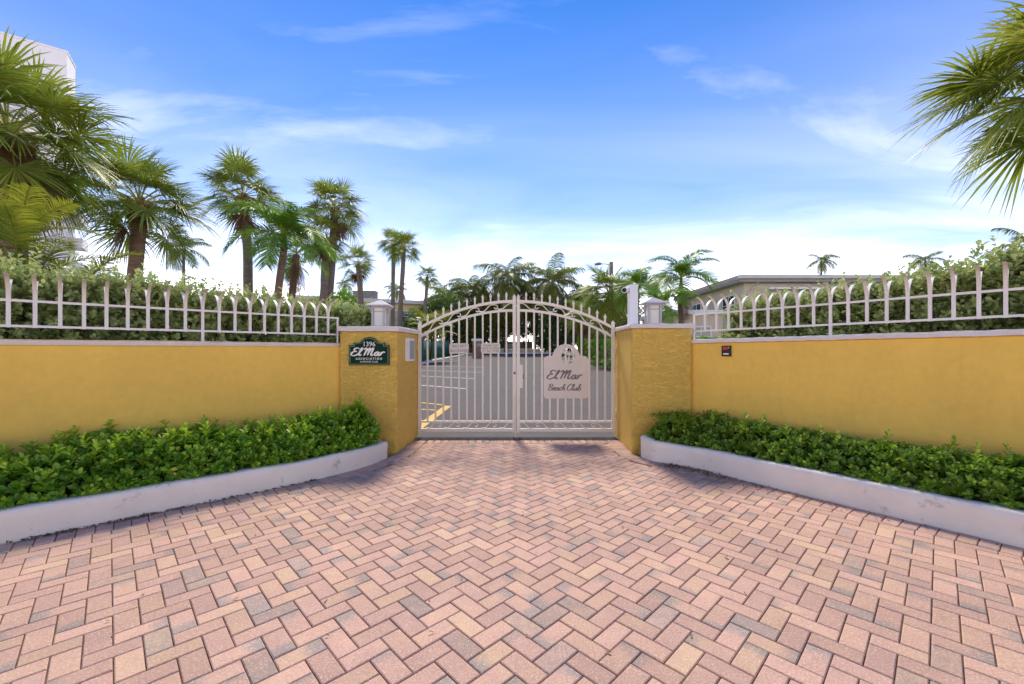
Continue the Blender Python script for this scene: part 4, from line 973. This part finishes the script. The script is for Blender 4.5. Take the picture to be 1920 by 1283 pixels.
COCO = [feather_frond(340+i, R(e), 3.6, 1.5, 46, 0.95, 0.075, 0.75, 0.15, 0.45) for i, e in enumerate(FE + [-12, -35])]
for me in COCO: me.materials.append(M['coco'])
ARE = [feather_frond(380+i, R(e), 1.5, 1.2, 34, 0.42, 0.034, 0.3, 0.35, 0.5) for i, e in enumerate((82, 70, 58, 44, 28))]
for me in ARE: me.materials.append(M['areca'])
FDEAD = [feather_frond(395+i, R(e), 1.6, 0.5, 26, 0.42, 0.03, 0.9, 0.0, 0.4) for i, e in enumerate((-66, -76, -58))]
for me in FDEAD: me.materials.append(M['dead'])
def trunk_mb(base, top, r0, r1, lean=0.0, seed=0, n=14, ns=10, bulge=0.0):
    mb = MB(); base = Vector(base); top = Vector(top); pts = []; rs = []
    side = Vector((1, 0, 0)) * lean
    for k in range(n+1):
        u = k/n; p = base.lerp(top, u) + side*math.sin(u*math.pi)
        p += Vector((wnoise(u*3, seed, 0, 1), wnoise(u*3, seed, 5, 1), 0))*0.05*(1 if 0 < k else 0); pts.append(p)
        rs.append((r0 + (r1-r0)*u)*(1+0.06*wnoise(u*9, seed, 2, 1.3)) + (0.10*r0*max(0, 1-u*6)) + bulge*max(0, (u-0.82)/0.18))
    mb.tube(pts, lambda u: rs[min(int(round(u*n)), n)], ns); return mb
def palm(name, base, top, meshes, count, scale, r0, r1, label, tmat='trunk', lean=0.0, seed=0, dead=0, deadm=None, boots=0, group=None, shaft=False, lowskip=0.0, bulge=0.0):
    base = Vector(base); top = Vector(top)
    root = tag(empty(name, base), label, 'palm tree', group); rr = random.Random(seed)
    tr = trunk_mb((0, 0, -0.05), top-base, r0, r1, lean, seed, bulge=bulge).build('trunk', M[tmat], root, True)
    if boots:
        mb = MB()
        for k in range(boots):
            u = k/boots; z = -0.45*scale*(1-u); an = k*2.4; rad = r1*(0.95 + 0.15*u); tp = top-base
            c = tp + Vector((math.cos(an)*rad, math.sin(an)*rad, z)); d = Vector((math.cos(an)*0.75, math.sin(an)*0.75, 0.9)).normalized(); s = Vector((-math.sin(an), math.cos(an), 0)); l_ = rr.uniform(0.14, 0.26)
            vs = [c - s*0.06, c + s*0.06, c + d*l_ + s*0.022, c + d*l_ - s*0.022]; ofs = Vector((math.cos(an), math.sin(an), -0.3))*0.03
            vs += [v + ofs for v in vs]; mb.add(vs, [(0, 1, 2, 3), (7, 6, 5, 4), (0, 4, 5, 1), (1, 5, 6, 2), (2, 6, 7, 3), (3, 7, 4, 0)])
        mb.build('leaf_boots', M['boot'], tr)
    if shaft:
        mb = MB(); tp = top-base; mb.tube([tp + Vector((0, 0, -0.08)), tp + Vector((0, 0, 0.12)), tp + Vector((0, 0, 0.4*scale))], lambda u: r1*(1.15-0.7*u), 9); mb.build('crownshaft', M['feather'], root, True)
    off = Vector((0, 0, 0.32*scale)) if shaft else Vector((0, 0, 0))
    nm = len(meshes)
    for k in range(count):
        mi = int((k/count)**0.85 * (nm if nm < 20 else 10)*(1-lowskip)) % nm
        if nm >= 20 and rr.random() < 0.5: mi += 10
        o = bpy.data.objects.new('frond', meshes[mi]); col.objects.link(o); o.parent = root
        o.location = (top-base) + off + Vector((0, 0, 0.10*scale*(1-k/count))); o.rotation_euler = (rr.gauss(0, 0.18), rr.gauss(0, 0.14), k*2.39996 + rr.gauss(0, 0.3)); s = scale*rr.uniform(0.80, 1.1); o.scale = (s, s, s)
    for k in range(dead):
        o = bpy.data.objects.new('dead_frond', (deadm or FAND)[k % len(deadm or FAND)]); col.objects.link(o); o.parent = root
        o.location = (top-base) + Vector((0, 0, -0.12*scale)); o.rotation_euler = (rr.gauss(0, 0.1), 0, rr.uniform(0, 6.28)); o.scale = (scale*0.9,)*3
    return root
def gz(d): return slope(d)
def fanp(pc, d, xb, scale, label, count=34, r0=0.17, r1=0.14, **k):
    top = at(pc[0], pc[1], d); base = Vector(((xb-CX)/F*d, d, gz(d))); 
    return palm('fan_palm', base, top, k.pop('meshes', FANS), count, scale, r0, r1, label, **k)
fanp((18, 262), 7.6, 30, 1.06, 'huge fan palm with reddish boot-clad trunk before the white tower block', 44, 0.22, 0.19, lowskip=0.06, seed=1, dead=2, boots=60, tmat='trunk_red', bulge=0.05)
fanp((262, 388), 10.4, 236, 0.93, 'fan palm with a leaning trunk and shaggy brown collar behind the silvery hedge', 38, 0.17, 0.15, lowskip=0.14, seed=2, dead=1, boots=40, tmat='trunk_red', bulge=0.05)
fanp((456, 372), 14.6, 466, 0.90, 'tall slim fan palm with an open round crown overlapped by the bright feather palm', 30, 0.17, 0.14, lowskip=0.14, seed=3, dead=2, boots=20, lean=0.12)
fanp((627, 392), 18.6, 612, 0.90, 'tall fan palm with a full grey green crown and twin trunks below', 34, 0.19, 0.15, lowskip=0.14, seed=4, dead=3, boots=14)
fanp((612, 448), 18.2, 601, 0.70, 'shorter fan palm standing close against the tall twin-trunk palm', 22, 0.19, 0.15, seed=5, dead=4)
fanp((672, 497), 27.5, 684, 0.85, 'fan palm with a leaning trunk before the dark green tree by the yellow building', 26, 0.2, 0.17, lowskip=0.14, seed=6, dead=2)
fanp((738, 458), 33.0, 735, 0.90, 'thin-trunked fan palm, further back one of the pair behind the lantern', 26, 0.17, 0.14, lowskip=0.14, seed=7)
fanp((757, 468), 31.0, 746, 0.92, 'thin-trunked fan palm, nearer one of the pair behind the lantern', 30, 0.19, 0.15, lowskip=0.14, seed=8)
fanp((801, 520), 37.0, 791, 0.80, 'small fan palm with a dark trunk beside the yellow green shrub', 24, 0.17, 0.14, lowskip=0.14, seed=9)
fanp((1142, 556), 25.0, 1142, 1.25, 'low bushy fan palm with drooping skirt of fronds left of the camera post', 44, 0.2, 0.18, seed=10, dead=6)
fanp((1100, 590), 30.0, 1100, 0.95, 'short fan palm half hidden behind the arched gate beside the bushy palm', 34, 0.2, 0.18, seed=11, dead=5)
fanp((1990, 160), 6.6, 2000, 1.02, 'large sunlit yellow green fan palm reaching over the card reader side hedge', 46, 0.2, 0.17, lowskip=0.14, seed=12, dead=0, meshes=FANL)
def featp(name, pc, d, xb, meshes, count, scale, label, r0=0.1, r1=0.075, **k):
    top = at(pc[0], pc[1], d); base = Vector(((xb-CX)/F*d, d, gz(d))); return palm(name, base, top, meshes, count, scale, r0, r1, label, **k)
featp('feather_palm', (533, 462), 12.6, 497, FEATH, 16, 0.88, 'bright green feather palm with arching fronds and a leaning trunk', 0.13, 0.10, seed=21, tmat='trunk_red', shaft=True)
featp('feather_palm', (556, 478), 13.4, 528, FEATH, 10, 0.75, 'feather palm with hanging reddish dead fronds behind the bright arching one', 0.12, 0.10, seed=22, tmat='trunk_red', dead=5, deadm=FDEAD)
featp('feather_palm', (1277, 538), 17.0, 1277, FEATH, 16, 0.90, 'feather palm with dark arching fronds standing behind the pillar lantern', 0.12, 0.09, seed=23, dead=4, deadm=FDEAD, shaft=True)
featp('feather_palm', (1196, 552), 22.0, 1196, FEATH, 16, 0.95, 'feather palm between the camera post and the lantern', 0.12, 0.09, seed=24, shaft=True)
featp('feather_palm', (1238, 590), 15.0, 1240, FEATH, 12, 0.72, 'small low feather palm close behind the pillar lantern', 0.1, 0.08, seed=25, shaft=True)
for i, (x, y, d, xb, sc, lab) in enumerate(((952, 525, 47, 948, 1.0, 'tallest coconut palm above the middle of the gate'), (1036, 532, 48, 1030, 1.0, 'coconut palm with windswept fronds above the large club sign'), (888, 548, 50, 884, 0.9, 'coconut palm above the keep-closed notice plate'), (838, 562, 48, 836, 0.75, 'small coconut palm above the no-pet notice plate'),
        (978, 560, 49, 972, 0.8, 'coconut palm with low hanging brown fronds between two taller ones'), (1010, 566, 52, 1003, 0.8, 'thin coconut palm showing bare trunks behind the gate lock'), (918, 572, 51, 926, 0.75, 'coconut palm leaning beside the brown stucco post'), (1072, 575, 46, 1068, 0.7, 'low coconut palm before the bright clipped hedge'))):
    featp('coconut_palm', (x, y), d, xb, COCO, 28, sc*1.12, lab, 0.17, 0.12, seed=40+i, dead=3, deadm=[COCO[7]])
for i, (x, y, d, sc, lab) in enumerate(((345, 468, 38, 0.62, 'lone thin coconut palm between two large fan palms'), (549, 500, 46, 0.5, 'tiny coconut palm seen between the leaning feather palms'), (646, 533, 75, 0.55, 'tiny distant palm above the yellow building roof'), (1540, 490, 52, 0.55, 'dark palm top just over the beige roof'), (1735, 490, 48, 0.6, 'dark palm top between the roof and the silvery hedge shoots'), (1925, 462, 36, 0.8, 'palm with fronds reaching in behind the highest silvery shoots'), (744, 545, 52, 0.5, 'small palm top behind the pair of thin trunks'))):
    featp('coconut_palm', (x, y), d, x, COCO, 16, sc, lab, 0.16, 0.11, seed=60+i)
root = None
def areca(pc, d, xb, n, scale, label, seed):
    base = Vector(((xb-CX)/F*d, d, gz(d))); top = at(pc[0], pc[1], d); rr = random.Random(seed); root = tag(empty('areca_palm', base), label, 'palm tree')
    for k in range(5):
        e = top - base + Vector((rr.gauss(0, 0.25), rr.gauss(0, 0.25), rr.gauss(0, 0.2))); mb = MB(); mb.tube([(rr.gauss(0, .1), rr.gauss(0, .1), -0.05), e*0.5, e], 0.035, 6); mb.build('stem', M['areca'], root, True)
        for j in range(n):
            o = bpy.data.objects.new('frond', ARE[j % 5]); col.objects.link(o); o.parent = root; o.location = e; o.rotation_euler = (rr.gauss(0, .1), rr.gauss(0, .1), j*2.4 + k); o.scale = (scale*rr.uniform(0.85, 1.1),)*3
areca((14, 512), 6.0, 10, 6, 0.70, 'yellow green areca palm clump under the huge fan palm', 71)
areca((806, 625), 29.0, 808, 7, 1.3, 'yellow green areca clump beside the yellow building and teal screen', 72)

# ------------------------------------------------------------------ shrubs and trees further back
def shrub(name, c, rx, ry, rz, n, ls, mat, label, cat_='shrub', trunk=0.0, group=None):
    c = Vector(c); root = tag(empty(name, (c.x, c.y, gz(c.y))), label, cat_, group); g0 = gz(c.y)
    nb = 26; B_ = rand_unit(nb)*np.array([[rx, ry, rz]])*0.72; P = []; 
    idx = nrg.integers(0, nb, n); P = B_[idx] + rand_unit(n)*np.array([[rx, ry, rz]])*0.34*nrg.uniform(0.5, 1.1, n)[:, None] + np.array([[0, 0, c.z-g0]])
    P[:, 2] = np.maximum(P[:, 2], 0.03); AX = rand_unit(n) + np.array([[0, 0, 0.7]])
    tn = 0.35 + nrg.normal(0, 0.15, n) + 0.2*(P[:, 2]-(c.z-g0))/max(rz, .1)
    sets = rosettes(P, AX, 4, np.full(n, ls), np.full(n, ls*0.5), 1.1, tn)
    o = link('crown', leaf_mesh('crown', *sets), mat, root); o['kind'] = 'stuff'
    mb = MB()
    for k in range(6):
        e = Vector(B_[k]) + Vector((0, 0, c.z-g0)); mb.tube([(0.05*math.cos(k), 0.05*math.sin(k), -0.05), (e.x*0.3, e.y*0.3, max(e.z*0.5, 0.1)), e], lambda u: (0.03+trunk)*(1-0.75*u), 5)
    mb.build('trunk', M['bark'], root)
    return root
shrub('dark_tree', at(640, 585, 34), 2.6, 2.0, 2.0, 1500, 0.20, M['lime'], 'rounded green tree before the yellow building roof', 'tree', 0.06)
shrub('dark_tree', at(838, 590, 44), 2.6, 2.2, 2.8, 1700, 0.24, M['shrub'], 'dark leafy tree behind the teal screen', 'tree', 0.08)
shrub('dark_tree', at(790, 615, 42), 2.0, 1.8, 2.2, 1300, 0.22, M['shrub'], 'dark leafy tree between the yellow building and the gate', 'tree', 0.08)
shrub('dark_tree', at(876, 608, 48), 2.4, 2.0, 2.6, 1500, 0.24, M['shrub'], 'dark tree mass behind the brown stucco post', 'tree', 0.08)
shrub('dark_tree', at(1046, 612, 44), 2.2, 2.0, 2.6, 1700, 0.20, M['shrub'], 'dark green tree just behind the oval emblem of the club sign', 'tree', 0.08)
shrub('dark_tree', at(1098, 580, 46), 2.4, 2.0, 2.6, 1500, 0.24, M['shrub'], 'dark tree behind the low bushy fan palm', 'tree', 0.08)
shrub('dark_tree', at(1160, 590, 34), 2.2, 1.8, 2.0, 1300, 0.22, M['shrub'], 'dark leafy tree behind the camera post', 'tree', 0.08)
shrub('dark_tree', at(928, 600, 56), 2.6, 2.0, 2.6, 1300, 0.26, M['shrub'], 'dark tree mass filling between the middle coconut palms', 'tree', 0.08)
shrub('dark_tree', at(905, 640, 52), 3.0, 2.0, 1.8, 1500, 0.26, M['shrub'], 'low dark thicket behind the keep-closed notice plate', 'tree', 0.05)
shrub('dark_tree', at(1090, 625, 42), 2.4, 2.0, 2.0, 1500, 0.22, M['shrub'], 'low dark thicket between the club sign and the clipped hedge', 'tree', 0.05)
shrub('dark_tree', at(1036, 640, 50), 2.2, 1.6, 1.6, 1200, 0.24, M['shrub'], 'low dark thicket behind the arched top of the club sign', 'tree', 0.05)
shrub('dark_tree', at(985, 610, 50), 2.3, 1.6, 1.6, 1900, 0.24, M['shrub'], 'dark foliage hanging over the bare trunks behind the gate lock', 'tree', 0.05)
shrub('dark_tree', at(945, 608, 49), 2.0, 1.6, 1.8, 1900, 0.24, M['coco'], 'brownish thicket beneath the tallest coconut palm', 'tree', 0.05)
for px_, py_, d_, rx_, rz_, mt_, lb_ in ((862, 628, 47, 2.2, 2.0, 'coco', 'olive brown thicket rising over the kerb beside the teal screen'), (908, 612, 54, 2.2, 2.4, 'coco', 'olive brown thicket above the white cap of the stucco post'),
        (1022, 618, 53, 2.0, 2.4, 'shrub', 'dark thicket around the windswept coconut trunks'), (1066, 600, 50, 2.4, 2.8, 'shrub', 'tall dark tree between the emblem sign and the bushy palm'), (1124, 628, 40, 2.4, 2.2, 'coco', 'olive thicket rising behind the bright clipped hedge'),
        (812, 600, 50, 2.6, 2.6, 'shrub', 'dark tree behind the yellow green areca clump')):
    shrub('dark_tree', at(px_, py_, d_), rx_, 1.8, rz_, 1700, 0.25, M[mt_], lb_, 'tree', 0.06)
shrub('low_shrub', (3.3, 7.3, 1.35), 0.55, 0.55, 0.32, 1400, 0.05, M['lime'], 'bright green shrub peeping over the wall cap beside the pillar', 'shrub')
# bright clipped hedge along the right side of the car park
def box_hedge(x0, x1, y0, y1, h, n, ls, mat, label):
    n6 = n; c = nrg.uniform(0, 1, (n6, 3)); f = nrg.integers(0, 3, n6); c[np.arange(n6), f] = np.where(f == 2, 1.0, np.round(c[np.arange(n6), f]))
    P = np.stack([x0 + (x1-x0)*c[:, 0], y0 + (y1-y0)*c[:, 1], h*c[:, 2]], 1) + nrg.normal(0, 0.05, (n6, 3)); g = np.array([slope(y) for y in P[:, 1]]); P[:, 2] = np.maximum(P[:, 2], 0) + g
    root = tag(empty('clipped_hedge', ((x0+x1)/2, (y0+y1)/2, gz((y0+y1)/2))), label, 'hedge'); inv = Matrix.Translation(-root.location)
    o = link('foliage', leaf_mesh('foliage', *rosettes(P, rand_unit(n6)+np.array([[0, 0, .8]]), 5, np.full(n6, ls), np.full(n6, ls*.5), 1.1, 0.4+nrg.normal(0, .15, n6))), mat, root); o.matrix_parent_inverse = inv; o['kind'] = 'stuff'
    mb = MB()
    for k in range(14): 
        x, y = nrg.uniform(x0+.1, x1-.1), nrg.uniform(y0, y1); mb.tube([(x, y, slope(y)-.05), (x, y, slope(y)+h*.9)], 0.03, 5)
    o = mb.build('branches', M['bark'], root); o.matrix_parent_inverse = inv; o['kind'] = 'stuff'
box_hedge(4.75, 5.9, 9.5, 30.0, 1.42, 3800, 0.12, M['lime'], 'bright green clipped hedge along the side of the car park')

# ------------------------------------------------------------------ buildings and far things
def building(name, origin, rz, parts, label):
    """parts built in the building's own frame"""
    root = tag(empty(name, origin, rz), label, 'building')
    return root
def win(root, x0, x1, z0, z1, y=-0.06, axis='x', frame=M['white'], mull=True):
    def bx(mb, a0, a1, y0, y1, c0, c1):
        if axis == 'x': mb.box(a0, a1, y0, y1, c0, c1)
        else: mb.box(y0, y1, a0, a1, c0, c1)
    mb = MB(); f = 0.07
    bx(mb, x0-f, x1+f, y, y+0.05, z0-f, z0); bx(mb, x0-f, x1+f, y, y+0.05, z1, z1+f); bx(mb, x0-f, x0, y, y+0.05, z0, z1); bx(mb, x1, x1+f, y, y+0.05, z0, z1)
    if mull: bx(mb, (x0+x1)/2-0.03, (x0+x1)/2+0.03, y+0.005, y+0.045, z0, z1); bx(mb, x0, x1, y+0.006, y+0.044, (z0+z1)/2-0.02, (z0+z1)/2+0.02)
    o = mb.build('window', frame, root)
    mb = MB(); bx(mb, x0, x1, y+0.02, y+0.035, z0, z1); mb.build('pane', M['glass'], o)
# yellow two-storey building, far left
a_ = Vector(((795-CX)/F*44.6, 44.6)); b_ = Vector(((560-CX)/F*40.0, 40.0)); dd = (a_-b_); ln_ = dd.length; rz = math.atan2(dd.y, dd.x)
yb = building('apartment_house', (b_.x, b_.y, gz(42)), rz, None, 'yellow two-storey apartment house with a flat roof and white framed windows')
mb = MB(); mb.box(0, ln_, 0, 9, -0.3, 5.35); mb.build('wall', M['byellow'], yb)
mb = MB(); mb.box(-0.6, ln_+0.6, -0.6, 9.6, 5.352, 5.72); rf = mb.build('roof', M['rooflight'], yb)
for x in np.arange(1.0, ln_-1, 2.62):
    for z in (0.9, 3.45): win(yb, x, x+1.7 if x < ln_-2.6 else x+1.3, z, z+1.15)
for k, (px_, pw) in enumerate(((672, 0.8), (694, 1.3))):
    d_ = 43.5; x_ = (px_-CX)/F*d_; mb = MB(); mb.box(-pw/2, pw/2, -0.5, 0.5, 0, 0.85); mb.box(-pw/2-0.03, pw/2+0.03, -0.53, 0.53, 0.852, 0.92)
    o = mb.build('air_conditioner', M['acgrey']); o.location = (x_, d_, gz(42)+5.722); tag(o, ('narrow' if k == 0 else 'wide') + ' grey air conditioning unit on the yellow building roof', 'machine')
# beige two-storey house, right
hb = building('beige_house', (14.75, 26.6, gz(27)), 0, None, 'beige two-storey house with wide grey eaves behind the silvery hedge')
mb = MB(); mb.box(0.35, 27, 0.45, 10, -0.3, 5.2); mb.build('wall', M['bbeige'], hb)
mb = MB(); mb.box(-0.35, 27.6, -0.25, 10.5, 5.36, 5.62); mb.box(-0.30, 27.55, -0.2, 10.45, 5.2, 5.358); rf = mb.build('roof', M['roof'], hb)
mb = MB(); mb.box(-0.45, 27.7, -0.36, -0.252, 5.40, 5.56); mb.build('gutter', M['rooflight'], rf)
mb = MB(); mb.tube([(0.95, -0.1, 5.2), (0.95, 0.2, 5.0), (0.62, 0.38, 4.6), (0.62, 0.40, 0.2)], 0.05, 6); mb.build('downpipe', M['bbeige'], hb)
for y in (1.6, 6.6):
    for z in (0.9, 3.35): win(hb, y, y+1.5, z, z+1.2, 0.28, 'y')
for x in (2.0, 7.0, 12.0, 17.0, 22.0):
    for z in (0.8, 3.3): win(hb, x, x+2.6, z, z+1.2, 0.38)
mb = MB(); mb.box(1.6, 22, -0.3, 0.44, 4.72, 4.84); mb.build('shade_ledge', M['white'], hb)
ph = building('garage_building', (9.2, 22.5, gz(22.5)), 0, None, 'low peach garage with a white flat roof behind the pillar lantern')
mb = MB(); mb.box(-0.6, 2.2, 0, 5, -0.2, 2.9); mb.build('wall', M['peach'], ph); mb = MB(); mb.box(-0.85, 2.45, -0.25, 5.25, 2.902, 3.12); mb.build('roof', M['white'], ph)
win(ph, 0.5, 1.5, 1.2, 2.2)
# white tower block, far left
tb = building('tower_block', (-49.2, 46.0, 0), R(35), None, 'tall white tower block with stacked balconies behind the huge fan palm')
mb = MB(); mb.box(-26, 0, 0, 3.2, -0.5, 34.2); mb.build('wall', M['bwhite'], tb); mb = MB(); mb.box(-26.05, 0.05, -0.05, 3.25, 34.202, 34.4); mb.build('parapet', M['bwhite'], tb)
for k in range(12):
    z = 1.9 + k*2.75
    if z < 16:
        mb = MB(); mb.box(0.002, 1.1, 0.6, 3.1, z, z+0.22); mb.box(1.0, 1.1, 0.6, 3.1, z+0.222, z+1.05); mb.box(0.002, 0.998, 0.6, 0.7, z+0.222, z+1.05); mb.build('balcony', M['bwhite'], tb)
    for x in (-22, -16.5): win(tb, x, x+2.4, z+0.4, z+1.9)
# teal wind screen fence along the grass
tf = tag(empty('screen_fence', (-6.2, 26, gz(26))), 'teal fabric screen fence beside the grass verge', 'fence')
mb = MB(); vs = []
for k in range(41):
    y = -5 + 20*k/40; vs += [(0.03*math.sin(k*1.3), y, slope(26+y)-gz(26)+0.05), (0.03*math.sin(k*1.3+.6), y, slope(26+y)-gz(26)+1.45)]
mb.add(vs, [(2*k, 2*k+2, 2*k+3, 2*k+1) for k in range(40)]); so_ = mb.build('fabric', M['teal'], tf, True); mm = so_.modifiers.new('s', 'SOLIDIFY'); mm.thickness = 0.01
for k in range(8):
    y = -5 + 20*k/7; z = slope(26+y)-gz(26); mb = MB(); mb.tube([(-0.06, y, z-0.1), (-0.06, y, z+1.5)], 0.03, 8); mb.build('post', M['dark'], tf)
# brown stucco post, low wall, utility pole
bp = tag(empty('stucco_post', (-2.95, 35.5, gz(35.5))), 'brown stucco post with a white cap and small blue notice', 'post')
mb = MB(); mb.box(-0.38, 0.38, -0.38, 0.38, -0.1, 1.42); mb.build('post_body', M['brown'], bp); mb = MB(); mb.box(-0.46, 0.46, -0.46, 0.46, 1.422, 1.62); mb.build('cap', M['white'], bp)
mb = MB(); mb.box(0.02, 0.3, -0.40, -0.382, 0.95, 1.2); mb.build('notice', M['grey'], bp)
def low_wall(x0, x1, y, h, label, mat):
    o = tag(empty('low_wall', ((x0+x1)/2, y, gz(y))), label, 'wall'); l_ = (x1-x0)/2
    mb = MB(); mb.box(-l_, l_, -0.12, 0.12, -0.2, h); mb.build('wall_body', M[mat], o); mb = MB(); mb.box(-l_-.03, l_+.03, -0.16, 0.16, h+.002, h+.1); mb.build('coping', M['white'], o)
low_wall(-3.2, 3.2, 47.2, 0.45, 'low yellow wall with white coping under the coconut palms', 'byellow')
low_wall(-2.2, 2.6, 53.0, 1.35, 'taller brownish wall with white coping beyond the palms', 'brown')
bch = tag(empty('picnic_bench', (-0.2, 49.3, gz(49))), 'white slatted bench beyond the low yellow wall', 'bench')
for z, y in ((0.46, 0.0), (0.46, 0.18), (0.78, 0.36), (0.98, 0.40)):
    mb = MB(); mb.box(-0.9, 0.9, y-0.06, y+0.06, z, z+0.07); mb.build('slat', M['white'], bch)
for x in (-0.75, 0.75):
    mb = MB(); mb.box(x-0.05, x+0.05, -0.05, 0.05, -0.05, 0.458); mb.box(x-0.05, x+0.05, 0.44, 0.5, -0.05, 1.0); mb.build('leg', M['white'], bch)
up = tag(empty('utility_pole', ((1146-CX)/F*44, 44, gz(44))), 'wooden utility pole with a street lamp arm above the bushy palm', 'pole')
mb = MB(); mb.tube([(0, 0, -0.2), (0, 0, 9.75)], lambda u: 0.26-0.06*u, 10); mb.build('pole', M['pole'], up, True)
mb = MB(); mb.tube([(0, -0.1, 9.35), (-0.6, -0.1, 9.55), (-1.1, -0.1, 9.55)], 0.04, 6); ar = mb.build('lamp_arm', M['acgrey'], up)
mb = MB(); mb.tube([(-1.05, -0.1, 9.56), (-1.35, -0.1, 9.56), (-1.75, -0.1, 9.50)], lambda u: 0.10 + 0.07*math.sin(u*3.0), 8); mb.build('lamp_head', M['acgrey'], ar)
